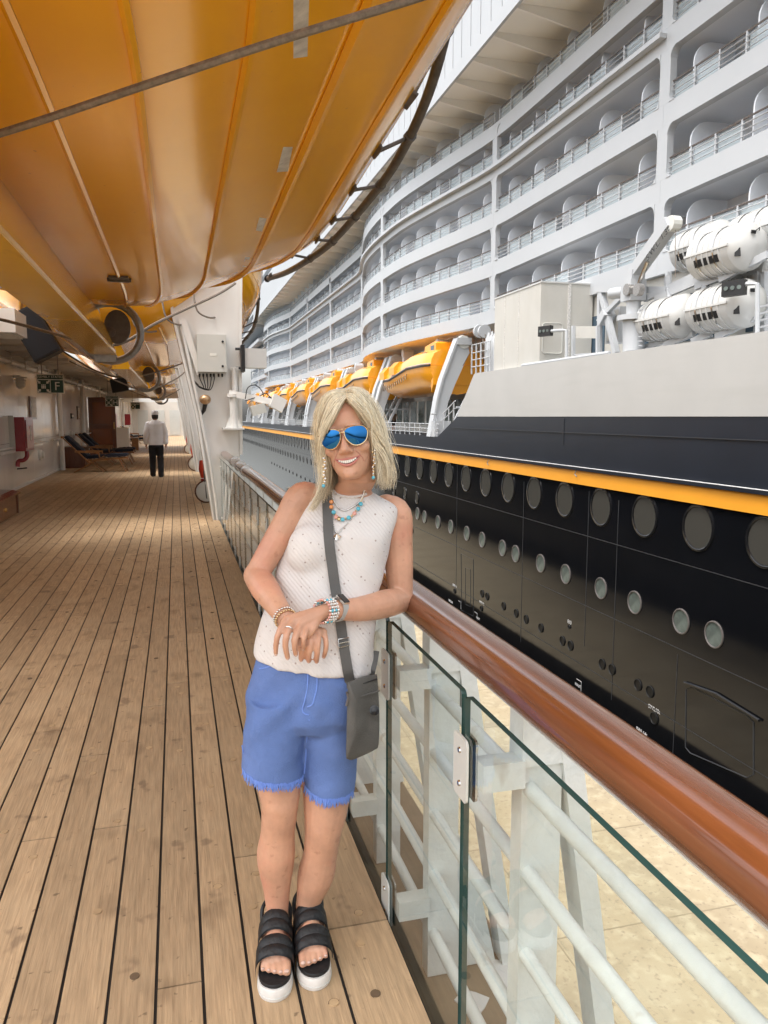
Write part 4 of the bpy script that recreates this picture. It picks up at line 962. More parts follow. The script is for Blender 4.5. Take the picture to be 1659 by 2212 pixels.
o = dup(bl_, (WX, 27.5, .85), 'round white bulkhead lamp behind the deck chairs')
bl2 = thing('caged_lamp', 'white caged wall lamp left of the assembly station sign', 'lamp', at(44, 825, X=WX+.1)); c_ = at(44, 825, X=WX+.14)
for k in range(4): MB().lathe([(.16-.025*k, 0), (.16-.025*k, .02)], c_+Vector((0, 0, .09-.06*k)), (0, 0, 1), 18).build('cage_ring', M['white_paint'], bl2, smooth=True, angle=30)
MB().lathe([(.09, .08), (.09, -.1), (.05, -.14), (0, -.15)], c_, (0, 0, 1), 14).build('globe', M['sign_white'], bl2, smooth=True)
MB().box(wx, c_.x, c_.y-.03, c_.y+.03, c_.z+.09, c_.z+.14).build('bracket', M['white_paint'], bl2)
# assembly station signs
def assembly(x0, x1, y0, y1, Y, letter, label):
    a, b = at(x0, y0, Y=Y), at(x1, y1, Y=Y); W_, H_ = b.x-a.x, a.z-b.z
    o = thing('assembly_sign', label, 'sign', ((a.x+b.x)/2, Y, b.z), 'assembly station signs under the ceiling')
    MB().box(a.x, b.x, Y, Y+.05, b.z, a.z).build('board', M['sign_white'], o)
    k = W_*.03; zt = a.z-H_*.28; xm = a.x+W_*.5; g = M['sign_green']
    MB().box(a.x+k, b.x-k, Y-.006, Y-.001, zt+k*.6, a.z-k).build('title_panel', g, o)
    MB().box(a.x+k, xm-k*.5, Y-.006, Y-.001, b.z+k, zt-k*.6).build('symbol_panel', g, o)
    MB().box(xm+k*.5, b.x-k, Y-.006, Y-.001, b.z+k, zt-k*.6).build('letter_panel', g, o)
    TS = lambda x, z: Matrix.Translation((x, Y-.009, z)) @ Matrix.Rotation(R(90), 4, 'X')
    text_mesh('ASSEMBLY STATION', H_*.17, M['sign_white'], 'title', o, TS((a.x+b.x)/2, (zt+a.z)/2))
    if letter: text_mesh(letter, H_*.62, M['sign_white'], 'letter', o, TS((xm+b.x)/2, (zt+b.z)/2))
    cx, cz = (a.x+xm)/2, (zt+b.z)/2; s_ = H_*.11
    for dx, dz in ((-1, 1), (1, 1), (-1, -1), (1, -1)):
        d = Vector((-dx, 0, -dz)).normalized(); p = Vector((cx+dx*W_*.16, Y-.009, cz+dz*H_*.22)); n = Vector((d.z, 0, -d.x))
        MB().add([p-d*s_*1.1+n*s_*.35, p-d*s_*1.1-n*s_*.35, p-n*s_*.35, p-n*s_*.8, p+d*s_, p+n*s_*.8, p+n*s_*.35], [(0, 1, 2, 3, 4, 5, 6)]).build('arrow', M['sign_white'], o)
    for k2 in (-1, 0, 1):
        px_ = cx+k2*s_*.7
        MB().box(px_-s_*.25, px_+s_*.25, Y-.010, Y-.007, cz-s_*1.0, cz+s_*.45).build('figure', M['sign_white'], o)
        MB().lathe([(s_*.24, 0), (s_*.24, .003)], (px_, Y-.007, cz+s_*.8), (0, -1, 0), 10).build('figure_head', M['sign_white'], o)
    for x in (a.x+W_*.2, b.x-W_*.2): MB().tube([(x, Y+.025, a.z), (x, Y+.025, 2.96)], .01, 6).build('hanger', M['grey_metal'], o)
assembly(78, 139, 808, 850, 16.4, 'F', 'green and white assembly station sign with letter F')
assembly(227, 257, 855, 878, 27, 'H', 'green and white assembly station sign with letter H')
assembly(282, 303, 869, 884, 38, None, 'smallest green assembly station sign, farthest along the promenade')
# loudspeakers and ceiling fixture
def speaker(pix, Y, label, w_, h_, tilt):
    c_ = at(*pix, Y=Y); o = thing('loudspeaker', label, 'speaker', c_)
    u = Vector((math.cos(tilt), 0, math.sin(tilt))); v = Vector((-math.sin(tilt), 0, math.cos(tilt)))
    MB().cbox(c_, u*w_/2, (0, .16, 0), v*h_/2).build('cabinet', M['black'], o)
    MB().cbox(c_-Vector((0, .168, 0)), u*w_*.44, (0, .007, 0), v*h_*.46).build('grille', M['trouser_black'], o)
    MB().bar(c_+Vector((0, .1, 0)), Vector((c_.x-.1, Y+.1, 2.96)), .05, .05).build('bracket', M['grey_metal'], o)
speaker((78, 722), 12.5, 'black loudspeaker tilted under the ceiling above the wall', .42, .74, R(28))
speaker((258, 832), 26, 'small black loudspeaker farther along the ceiling', .5, .42, R(10))
a, b = at(-30, 702, Y=11), at(34, 718, Y=11)
cf = thing('ceiling_fixture', 'white box fixture under the ceiling at the left picture edge', 'fixture', ((a.x+b.x)/2, 11, b.z))
MB().box(a.x, b.x, 11, 11.8, b.z, 2.958).build('housing', M['white_paint'], cf); MB().box(a.x+.05, b.x-.05, 11.05, 11.75, b.z-.02, b.z-.001).build('diffuser', M['box_grey'], cf)
# wooden chest at the left
c_ = at(43.5, 1108, Z=0); ct = thing('wooden_chest', 'varnished wooden deck chest against the wall at the left edge', 'chest', (c_.x-.4, c_.y-.8, 0)); hz = at(43.5, 1058, Y=c_.y).z
MB().box(WX+.02, c_.x-.02, c_.y-2.4, c_.y-.02, .015, hz-.06).build('body', M['varnish'], ct)
MB().prism([(WX+.012, hz-.058), (c_.x+.02, hz-.058), (c_.x+.02, hz-.03), (c_.x-.1, hz+.0), (WX+.012, hz+.05)], c_.y-2.45, c_.y+.02, 'Y').build('lid', M['varnish'], ct)
MB().lathe([(.035, 0), (.03, .02), (.0, .03)], (c_.x-.02, c_.y-1.0, hz-.22), (1, 0, 0), 12).build('lock', M['brass'], ct, smooth=True)
MB().box(c_.x-.019, c_.x-.005, c_.y-.1, c_.y-.03, .01, hz-.06).build('corner_post', M['dark_wood'], ct)
# locker, open door, cabinets along the wall
def block(name, label, cat, x0, x1, y0, y1, z1, matn, lid=None, z0=0):
    o = thing(name, label, cat, ((x0+x1)/2, (y0+y1)/2, z0)); MB().box(x0, x1, y0, y1, z0, z1).build('body', M[matn], o)
    MB().box(x0-.01, x1+.02, y0-.02, y1+.02, z1+.001, z1+.035).build('top', M[lid or matn], o)
    MB().box(x0+.05, x1-.05, y0-.012, y0-.001, z0+.08, z1-.06).build('front_panel', M[matn], o); return o
block('wooden_locker', 'dark wooden locker behind the nearest deck chair', 'locker', WX+.02, -2.75, 25.4, 26.5, .62, 'dark_wood')
dr = thing('wooden_door', 'tall brown wooden door standing open from the wall', 'door', (-2.95, 33, 0))
MB().box(WX+.02, -2.35, 33, 33.06, .05, 2.35).build('leaf', M['dark_wood'], dr)
for z in (.25, 1.3): MB().box(WX+.18, -2.5, 32.985, 32.999, z, z+.85).build('panel', M['varnish'], dr)
MB().tube([(-2.42, 32.99, 1.1), (-2.42, 32.94, 1.1), (-2.42, 32.94, 1.35), (-2.42, 32.99, 1.35)], .012, 6).build('handle', M['brass'], dr)
block('white_cabinet', 'low white cabinet beyond the open wooden door', 'cabinet', WX+.3, -2.1, 37, 38, 1.05, 'white_paint')
block('wooden_bin', 'small wooden bin beyond the white cabinet', 'bin', -2.05, -1.75, 38.2, 38.6, .55, 'chair_wood')
for k, (y, lab) in enumerate(((43, 'red fire cabinet farther along the wall'), (56, 'most distant red fire cabinet on the wall'))):
    o = thing('fire_hose_cabinet', lab, 'fire cabinet', (WX, y, 1.0)); MB().box(wx, WX+.35, y, y+.7, 1.0, 1.75).build('cabinet_body', M['red_paint'], o); MB().box(WX+.351, WX+.365, y+.05, y+.65, 1.05, 1.7).build('door', M['red_paint'], o)
# ============================================================ DECK CHAIRS
def deck_chair(x, y, label, a=0):
    root = thing('deck_chair', label, 'deck chair', (x, y, 0), 'wooden steamer chairs with black cushions'); W_ = .29
    B = lambda u0, z0, u1, z1, v, w1=.028, h1=.05: MB().bar((u0, v, z0), (u1, v, z1), w1, h1, (0, 1, 0))
    loc = dict(local=True)
    for s in (-1, 1):
        B(.0, 1.02, .72, .26, s*W_).build('back_rail', M['chair_wood'], root, **loc)
        B(.28, .0, 1.12, .46, s*(W_-.04)).build('leg', M['chair_wood'], root, **loc)
        B(1.10, .0, .62, .42, s*(W_-.075)).build('leg', M['chair_wood'], root, **loc)
        B(.62, .33, 1.75, .40, s*(W_-.01)).build('seat_rail', M['chair_wood'], root, **loc)
        B(1.70, .0, 1.52, .38, s*(W_-.045)).build('foot_leg', M['chair_wood'], root, **loc)
        B(.34, .60, 1.0, .57, s*(W_+.035), .06, .025).build('armrest', M['chair_wood'], root, **loc)
        B(.98, .56, 1.0, .42, s*(W_+.03)).build('arm_support', M['chair_wood'], root, **loc)
    MB().bar((.0, -W_, 1.0), (.0, W_, 1.0), .05, .06).build('head_rail', M['chair_wood'], root, **loc)
    MB().bar((1.75, -W_, .40), (1.75, W_, .40), .04, .05).build('end_rail', M['chair_wood'], root, **loc)
    for p, q in (((.06, 1.0), (.66, .38)), ((.66, .40), (1.14, .43)), ((1.16, .44), (1.74, .46))):
        n_ = 8; pa, pb = Vector((p[0], 0, p[1])), Vector((q[0], 0, q[1])); d = (pb-pa).normalized(); up_v = Vector((-d.z, 0, d.x))
        rings = []
        for i in range(9):
            t = i/8; th = .05*(1-.35*abs(2*t-1)**6)+.006*math.sin(t*22)
            c = pa.lerp(pb, t)+up_v*.03; rings.append([c+Vector((0, s1*(W_-.035), 0))+up_v*(s2*th) for s1, s2 in ((-1, -1), (1, -1), (1, .8), (.9, 1), (-.9, 1), (-1, .8))])
        MB().loft(rings).build('cushion', M['cushion'], root, smooth=True, angle=50, **loc)
    root.rotation_euler.z = a
    return root
deck_chair(-3.12, 23.7, 'wooden deck chair with black cushion nearest the camera', R(-3))
deck_chair(-3.15, 27.0, 'second wooden deck chair with black cushion, behind the nearest', R(2))
deck_chair(-3.15, 28.2, 'third wooden deck chair with black cushion, beside the second', R(0))
deck_chair(-3.15, 41, 'distant deck chair with black cushion past the white cabinet', R(0))
deck_chair(-3.15, 48, 'most distant deck chair, left of the walking man', R(4))
# ============================================================ WALKING MAN (seen from behind)
MX, MY = -.53, 21.2
man = thing('person', 'person in white jacket, white cap and black trousers walking away along the deck', 'person', (MX, MY, 0))
V = lambda x, y, z: Vector((MX+x, MY+y, z))
b = MB()
b.loft([ering(V(0, 0, z), (hw, 0, 0), (0, hd, 0)) for z, hw, hd in ((.86, .15, .11), (.95, .165, .12), (1.1, .15, .11), (1.25, .17, .12), (1.38, .185, .11), (1.44, .13, .08), (1.47, .06, .06))])
limb(b, [V(0, .0, 1.42), V(0, .01, 1.52)], [.055, .05]); b.ball(V(0, .02, 1.60), (.078, .095, .115), 14)
limb(b, [V(0, .09, 1.585), V(0, .125, 1.565)], [.012, .014], 8)
for s in (-1, 1): b.ball(V(s*.08, .01, 1.59), (.012, .02, .03), 8)
for s, ph_ in ((-1, .09), (1, -.07)):
    limb(b, [V(s*.19, 0, 1.38), V(s*.245, -ph_*.3, 1.12), V(s*.25, ph_, .88)], [.055, .045, .034])
    limb(b, [V(s*.25, ph_, .88), V(s*.25, ph_*1.2, .80)], [.035, .03])
    for f in range(4): limb(b, [V(s*.25+(f-1.5)*.002, ph_*1.2+(f-1.5)*.02, .80), V(s*.245, ph_*1.25+(f-1.5)*.02, .75), V(s*.235, ph_*1.2+(f-1.5)*.018, .715-.01*(f % 2))], [.011, .01, .009], 6)
    limb(b, [V(s*.245, ph_*1.2+.04, .83), V(s*.225, ph_*1.2+.06, .78)], [.012, .01], 6)
for s, fy_ in ((-1, .13), (1, -.17)):
    limb(b, [V(s*.09, 0, .9), V(s*.10, fy_*.3+.05, .5), V(s*.10, fy_, .1)], [.085, .06, .045])
place('body', remesh(b, .014, 2), M['skin'], man)
b = MB()
b.loft([ering(V(0, 0, z), (hw, 0, 0), (0, hd, 0)) for z, hw, hd in ((.84, .205, .15), (.95, .195, .145), (1.1, .175, .135), (1.25, .19, .14), (1.38, .205, .125), (1.45, .14, .095), (1.49, .075, .07))])
for s, ph_ in ((-1, .09), (1, -.07)): limb(b, [V(s*.185, 0, 1.38), V(s*.25, -ph_*.3, 1.12), V(s*.255, ph_, .90)], [.075, .068, .058])
place('jacket', remesh(b, .014, 3), M['jacket_white'], man)
b = MB(); b.loft([ering(V(0, 0, z), (hw, 0, 0), (0, hd, 0)) for z, hw, hd in ((.78, .18, .135), (.86, .185, .135), (.93, .18, .13))])
for s, fy_ in ((-1, .13), (1, -.17)): limb(b, [V(s*.09, 0, .82), V(s*.10, fy_*.3+.05, .48), V(s*.105, fy_*.8, .2), V(s*.105, fy_, .06)], [.105, .088, .078, .075])
place('trousers', remesh(b, .014, 3), M['trouser_black'], man)
for s, fy_ in ((-1, .13), (1, -.17)):
    MB().loft([ering(V(s*.105, fy_+.06, z), (.05*k, 0, 0), (0, .14*k, 0)) for z, k in ((.0, 1), (.05, 1), (.09, .75), (.11, .4))]).build('shoe', M['black'], man, smooth=True)
MB().loft([ering(V(0, .01, z), (.084*k, 0, 0), (0, .103*k, 0)) for z, k in ((1.52, .82), (1.56, .98), (1.62, 1.01), (1.64, .9))]).build('hair', M['hair_dark'], man, smooth=True)
MB().loft([ering(V(0, .02, z), (.088*k, 0, 0), (0, .108*k, 0)) for z, k in ((1.625, 1.0), (1.66, 1.05), (1.70, 1.02), (1.735, .85), (1.75, .4))]).build('cap', M['jacket_white'], man, smooth=True)
# person on the far ship's boat deck
FPp = at(851, 905, X=17.6); fpx = thing('person', 'person in brown shirt and dark shorts on the far ship boat deck', 'person', (FPp.x, FPp.y, zc(-1.16)))
V2 = lambda x, y, z: Vector((FPp.x+x, FPp.y+y, zc(-1.16)+z)); b = MB()
b.loft([ering(V2(0, 0, z), (hw, 0, 0), (0, hd, 0)) for z, hw, hd in ((.8, .15, .12), (1.1, .15, .12), (1.38, .2, .11), (1.46, .06, .06))]); limb(b, [V2(0, 0, 1.4), V2(0, 0, 1.52)], [.055, .05]); b.ball(V2(0, 0, 1.62), (.08, .09, .12), 12)
for s in (-1, 1):
    limb(b, [V2(s*.19, 0, 1.38), V2(s*.27, 0, 1.12), V2(s*.2, -.15, .98)], [.05, .045, .035]); limb(b, [V2(s*.09, 0, .85), V2(s*.1, 0, .45), V2(s*.1, 0, .05)], [.09, .065, .045])
place('body', remesh(b, .02, 2), M['skin'], fpx)
mat('shirt_brown', (.16, .10, .06), .8)
MB().loft([ering(V2(0, 0, z), (hw, 0, 0), (0, hd, 0)) for z, hw, hd in ((.78, .18, .14), (1.1, .17, .135), (1.38, .22, .125), (1.45, .08, .08))]).build('shirt', M['shirt_brown'], fpx, smooth=True)
b = MB()
for s in (-1, 1): limb(b, [V2(s*.09, 0, .85), V2(s*.1, 0, .5)], [.11, .095])
place('shorts', remesh(b, .02, 2), M['trouser_black'], fpx)
# ============================================================ THE WOMAN AT THE RAIL
from mathutils import noise as mnoise
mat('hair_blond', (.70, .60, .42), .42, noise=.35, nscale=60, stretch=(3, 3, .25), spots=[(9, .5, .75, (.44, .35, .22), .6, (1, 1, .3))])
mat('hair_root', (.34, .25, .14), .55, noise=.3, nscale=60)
mat('shorts_blue', (.115, .19, .43), .82, noise=.12, nscale=7, bump=.35, bscale=260, spots=[(5, .5, .75, (.155, .24, .52), .6, (1, 1, 2))])
mat('shorts_seam', (.17, .28, .66), .85)
mat('bag_grey', (.095, .092, .085), .62, noise=.15, nscale=20, bump=.3, bscale=300)
mat('strap_grey', (.10, .098, .093), .6, bump=.2, bscale=400)
mat('sandal_black', (.012, .012, .013), .5, bump=.3, bscale=60)
mat('sole_white', (.72, .69, .65), .6, noise=.08, nscale=30)
mat('lens_blue', (.022, .125, .32), .04, metal=1)
mat('gold', (.72, .52, .28), .22, metal=1)
mat('silver', (.72, .70, .67), .2, metal=1)
mat('gem_blue', (.10, .45, .58), .12, coat=.6); mat('gem_orange', (.75, .30, .10), .15, coat=.6); mat('gem_pink', (.70, .34, .28), .15, coat=.6); mat('pearl', (.70, .66, .62), .2, coat=.5)
mat('lip', (.48, .17, .13), .4); mat('tooth', (.78, .74, .66), .25); mat('mouth_dark', (.06, .015, .012), .6); mat('nail', (.62, .42, .34), .25, coat=.5)
mat('watch_band', (.42, .41, .39), .6)
# eyelet blouse
bm2 = bpy.data.materials.new('blouse'); bm2.use_nodes = True; n = bm2.node_tree.nodes; l = bm2.node_tree.links; pb_ = n['Principled BSDF']
pb_.inputs['Base Color'].default_value = (.68, .645, .62, 1); pb_.inputs['Roughness'].default_value = .85
tc = n.new('ShaderNodeTexCoord'); mp = n.new('ShaderNodeMapping'); mp.inputs['Rotation'].default_value = (0, R(38), 0); l.new(tc.outputs['Object'], mp.inputs[0])
vo = n.new('ShaderNodeTexVoronoi'); vo.inputs['Scale'].default_value = 62; vo.inputs['Randomness'].default_value = .25; l.new(mp.outputs[0], vo.inputs['Vector'])
lt_ = n.new('ShaderNodeMath'); lt_.operation = 'LESS_THAN'; lt_.inputs[1].default_value = .18; l.new(vo.outputs['Distance'], lt_.inputs[0])
wv = n.new('ShaderNodeTexWave'); wv.inputs['Scale'].default_value = 6.5; wv.inputs['Distortion'].default_value = .6; l.new(mp.outputs[0], wv.inputs['Vector'])
g2 = n.new('ShaderNodeMath'); g2.operation = 'GREATER_THAN'; g2.inputs[1].default_value = .62; l.new(wv.outputs['Fac'], g2.inputs[0])
mu = n.new('ShaderNodeMath'); mu.operation = 'MULTIPLY'; l.new(lt_.outputs[0], mu.inputs[0]); l.new(g2.outputs[0], mu.inputs[1])
mx = n.new('ShaderNodeMix'); mx.data_type = 'RGBA'; mx.inputs[6].default_value = (.68, .645, .62, 1); mx.inputs[7].default_value = (.40, .33, .30, 1); l.new(mu.outputs[0], mx.inputs['Factor']); l.new(mx.outputs[2], pb_.inputs['Base Color'])
nz = n.new('ShaderNodeTexNoise'); nz.inputs['Scale'].default_value = 150; l.new(tc.outputs['Object'], nz.inputs['Vector'])
w2 = n.new('ShaderNodeTexWave'); w2.inputs['Scale'].default_value = 34; w2.inputs['Distortion'].default_value = 2; l.new(mp.outputs[0], w2.inputs['Vector'])
ad = n.new('ShaderNodeMath'); ad.operation = 'ADD'; l.new(nz.outputs['Fac'], ad.inputs[0]); l.new(w2.outputs['Fac'], ad.inputs[1])
bp = n.new('ShaderNodeBump'); bp.inputs['Strength'].default_value = .3; bp.inputs['Distance'].default_value = .003; l.new(ad.outputs[0], bp.inputs['Height']); l.new(bp.outputs[0], pb_.inputs['Normal'])
MAT['blouse'] = bm2
wo_ = thing('person', 'person in white sleeveless top, blue shorts and mirrored sunglasses leaning on the wooden handrail', 'person', (.30, 2.06, 0))
P = lambda x, y, Y: at(x, y, Y=Y)
c7 = lambda x, y: ((560+x/2.765)/1.1573, (900+y/2.765)/1.1573)
c8 = lambda x, y: ((560+x/2.304)/1.1573, (1600+y/2.304)/1.1573)
SD = Vector((.962, -.272, 0)); FW = Vector((-.272, -.962, 0)); ZZ = Vector((0, 0, 1))
body = MB()
# ---- torso core (under the clothes)
def tring(px, py, Y, hw, hd, tilt=0, n=28, sq=.9): return ering(P(px, py, Y), SD*hw+ZZ*tilt*hw, FW*hd, n, sq)
body.loft([tring(665, 1520, 2.13, .145, .10), tring(672, 1440, 2.14, .140, .095), tring(690, 1350, 2.15, .125, .088), tring(712, 1250, 2.17, .128, .085), tring(730, 1170, 2.18, .135, .085), tring(744, 1105, 2.185, .135, .07, -.10), tring(752, 1072, 2.18, .085, .055, -.1), tring(757, 1055, 2.17, .055, .052)])
# neck and head
HC = P(742, 940, 2.03)                                      # point between the lenses
cdv = Vector((-HC.x, -HC.y, 0)).normalized(); rgt = Vector((-cdv.y, cdv.x, 0))          # rgt: to the image right
if rgt.x < 0: rgt = -rgt
hf0 = (cdv*math.cos(R(9))-rgt*math.sin(R(9)))
hx0 = (rgt*math.cos(R(9))+cdv*math.sin(R(9)))
hxv = hx0*math.cos(R(9.5))+ZZ*math.sin(R(9.5)); hzv = ZZ*math.cos(R(9.5))-hx0*math.sin(R(9.5)); hyv = hf0
HO = HC-hyv*.086+Vector((0, 0, 0))
Hh = lambda x, y, z: HO+hxv*x+hyv*y+hzv*z                     # head-local: x image right, y to the face, z up; eyes at z=0
HP = [(-.122, .018, .030, .072), (-.116, .034, .010, .084), (-.100, .047, -.035, .091), (-.082, .056, -.055, .092), (-.062, .063, -.070, .092), (-.04, .068, -.085, .0915), (-.015, .072, -.098, .089), (.005, .0735, -.103, .086), (.03, .0745, -.105, .091), (.06, .071, -.10, .0875), (.085, .059, -.083, .071), (.103, .039, -.055, .046), (.112, .016, -.02, .015)]
def hring(z, w_, yb_, yf_, n=36):
    ym = yb_*.4+yf_*.6-.035; out = []
    for k in range(n):
        a = 2*PI*k/n; cs, sn = math.cos(a), math.sin(a)
        y = ym+(yf_-ym)*abs(sn)**.82 if sn >= 0 else ym-(ym-yb_)*abs(sn)
        out.append(Hh(w_*(abs(cs)**.92)*(1 if cs > 0 else -1), y, z))
    return out
body.loft([hring(z, w_, yb_, yf_) for z, w_, yb_, yf_ in HP])
def hy_at(x, z):
    """front surface of the face in head-local y"""
    for a, b in zip(HP, HP[1:]):
        if a[0] <= z <= b[0]:
            t = (z-a[0])/(b[0]-a[0]); w_ = a[1]+(b[1]-a[1])*t; yb_ = a[2]+(b[2]-a[2])*t; yf_ = a[3]+(b[3]-a[3])*t
            ym = yb_*.4+yf_*.6-.035; cs = min(.98, abs(x)/w_)**(1/.92)
            return ym+(yf_-ym)*(max(0, 1-cs*cs))**.41
    return .07
body.loft([ering(Hh(0, y, z), hxv*w_, hyv*d_, 14) for z, y, w_, d_ in ((.012, .082, .008, .010), (-.01, .088, .0085, .014), (-.026, .093, .0105, .017), (-.038, .096, .0145, .020), (-.046, .094, .015, .017), (-.051, .088, .010, .009))])
for s in (-1, 1):
    body.ball(Hh(s*.0135, .094, -.0435), (.0085, .009, .0075), 10)         # nostril wings
    body.ball(Hh(s*.040, .062, -.036), (.024, .024, .020), 14)              # cheeks lifted by the smile
    body.ball(Hh(s*.075, -.012, -.02), (.008, .016, .03), 12)               # ears
    body.ball(Hh(s*.03, .083, .022), (.024, .010, .008), 12)
body.ball(Hh(0, .083, -.105), (.02, .014, .014), 12)
body.loft([ering(c_, SD*r1, FW*r2, 20) for c_, r1, r2 in ((P(757, 1085, 2.19), .075, .058), (P(757, 1062, 2.175), .059, .053), (Hh(.0, -.02, -.135), .054, .054), (Hh(0, -.018, -.10), .053, .056), (Hh(0, -.02, -.06), .05, .055))])
for s in (-1, 1): limb(body, [Hh(s*.045, -.02, -.08), P(757+s*8, 1076, 2.135)], [.012, .008], 8)
# ---- arms
shR, elR, wrR = P(650, 1080, 2.20), P(553, 1243, 2.17), P(615, 1334, 1.995)
limb(body, [P(668, 1075, 2.2), shR, shR.lerp(elR, .3), shR.lerp(elR, .62), elR], [.045, .049, .043, .039, .034], 16)
limb(body, [elR, elR.lerp(wrR, .3), elR.lerp(wrR, .65), wrR], [.036, .040, .033, .0255], 16)
shL, elL, wrL = P(856, 1112, 2.19), P(866, 1296, 2.165), P(722, 1317, 1.985)
limb(body, [P(835, 1098, 2.2), shL, shL.lerp(elL, .3), shL.lerp(elL, .62), elL], [.042, .047, .045, .042, .036], 16)
limb(body, [elL, P(828, 1305, 2.09), P(775, 1316, 2.02), wrL], [.038, .041, .034, .0265], 16)
# ---- hands
def hand(wr, pl, fingers, thumb, thick=.0125, w0=.024):
    """wrist, list of knuckle points, finger chains, thumb chain"""
    for k in pl: limb(body, [wr, wr.lerp(k, .5), k], [.020, .0140, .0105], 10)
    for a, b in zip(pl, pl[1:]):
        limb(body, [a.lerp(wr, .22), b.lerp(wr, .22)], [.0105, .0105], 8); limb(body, [a.lerp(wr, .5), b.lerp(wr, .5)], [.014, .014], 8)
    for ch, r in fingers: limb(body, ch, [r*1.12, r*1.1, r, r*.85][:len(ch)] if len(ch) < 5 else [r]*len(ch), 10)
    limb(body, thumb, [.0145, .012, .0095][:len(thumb)], 10)
C = lambda x, y, Y: P(*c7(x, y), Y)
# left hand (upper one), draped over the right wrist
fL = [([C(425, 1790, 1.955), C(385, 1870, 1.93), C(362, 1945, 1.928), C(358, 2030, 1.94)], .0080),
      ([C(475, 1808, 1.945), C(434, 1895, 1.915), C(424, 1975, 1.912), C(440, 2058, 1.926)], .0083),
      ([C(530, 1828, 1.94), C(496, 1910, 1.91), C(488, 1970, 1.908), C(496, 2035, 1.922)], .0082),
      ([C(582, 1838, 1.945), C(556, 1905, 1.915), C(547, 1950, 1.913), C(546, 1995, 1.925)], .0074)]
hand(wrL+(C(680, 1735, 1.968)-wrL)*.6, [c[0] for c, r in fL], fL, [C(640, 1790, 1.96), C(610, 1860, 1.94), C(580, 1900, 1.935)])
# right hand (lower one)
fR = [([C(575, 1905, 1.965), C(548, 1955, 1.945), C(535, 2015, 1.945), C(532, 2072, 1.958)], .0082),
      ([C(618, 1893, 1.96), C(598, 1955, 1.937), C(588, 2022, 1.937), C(586, 2082, 1.955)], .0083),
      ([C(656, 1882, 1.962), C(650, 1950, 1.94), C(644, 2022, 1.94), C(640, 2085, 1.957)], .0081),
      ([C(690, 1880, 1.972), C(705, 1945, 1.953), C(702, 2005, 1.953), C(690, 2052, 1.966)], .0074)]
hand(C(500, 1830, 1.985), [c[0] for c, r in fR], fR, [C(520, 1880, 1.975), C(505, 1940, 1.96), C(520, 1985, 1.95)])
limb(body, [wrR, C(500, 1830, 1.985)], [.0255, .022], 12)
# ---- legs and feet
RL = [P(602, 1500, 2.13), P(603, 1620, 2.115), P(604, 1700, 2.10), P(604, 1745, 2.095), P(600, 1800, 2.11), P(596, 1850, 2.125), P(598, 1920, 2.135), P(600, 1985, 2.14)]
limb(body, RL, [.066, .073, .062, .053, .050, .056, .040, .0295], 18)
body.ball(P(606, 1742, 2.060), (.036, .022, .040), 12)
LL = [P(702, 1500, 2.13), P(706, 1640, 2.12), P(704, 1740, 2.10), P(698, 1795, 2.095), P(692, 1845, 2.11), P(682, 1890, 2.125), P(668, 1940, 2.135), P(660, 1985, 2.145)]
limb(body, LL, [.068, .076, .066, .055, .051, .055, .039, .0295], 18)
body.ball(P(700, 1793, 2.060), (.036, .022, .040), 12)
feet = []
for ank, heel, toe, inner in ((RL[-1], Vector((.247, 2.185, 0)), Vector((.212, 1.945, 0)), 1), (LL[-1], Vector((.345, 2.20, 0)), Vector((.327, 1.958, 0)), -1)):
    d = (toe-heel).normalized(); sd = Vector((-d.y, d.x, 0))
    if sd.x < 0: sd = -sd
    q = lambda t, s, z: heel+d*t+sd*s+ZZ*z
    limb(body, [ank, q(.05, 0, .105), q(.035, 0, .075)], [.034, .034, .028], 14)
    limb(body, [q(.06, 0, .105), q(.12, 0, .092), q(.17, 0, .076)], [.034, .031, .026], 14)
    for s in (-.026, -.010, .010, .026): limb(body, [q(.09, s*.7, .085), q(.185, s, .068)], [.023, .0165], 10)
    for k in range(5):
        s = inner*(.033-.0165*k); Lk = (.030, .030, .025, .019, .012)[k]; r_ = (.0125, .0095, .009, .0085, .008)[k]
        limb(body, [q(.175, s*.95, .064), q(.190+Lk*.35, s, .064), q(.195+Lk, s, .057)], [r_*1.05, r_, r_*.92], 10)
    feet.append((heel, d, sd, inner))
bmesh_ = remesh(body, .0036, 4)
bo = place('body', bmesh_, M['skin'], wo_)
BV = {}
def bvh(key, me): BV[key] = BVHTree.FromPolygons([v.co for v in me.vertices], [tuple(p.vertices) for p in me.polygons])
bvh('body', bmesh_)
CAM = Vector((0, 0, CH))
def hit(px, py, keys, off=.004, lift=None):
    """first surface of the named meshes seen at a photo pixel, moved off it towards the camera"""
    d = (at(px, py, Y=1.0)-CAM).normalized(); best = None
    for k in keys:
        h = BV[k].ray_cast(CAM, d)
        if h[0] is not None and (best is None or h[3] < best[1]): best = (h[0], h[3], h[1])
    if best is None: return at(px, py, Y=2.08)
    return best[0]-d*off
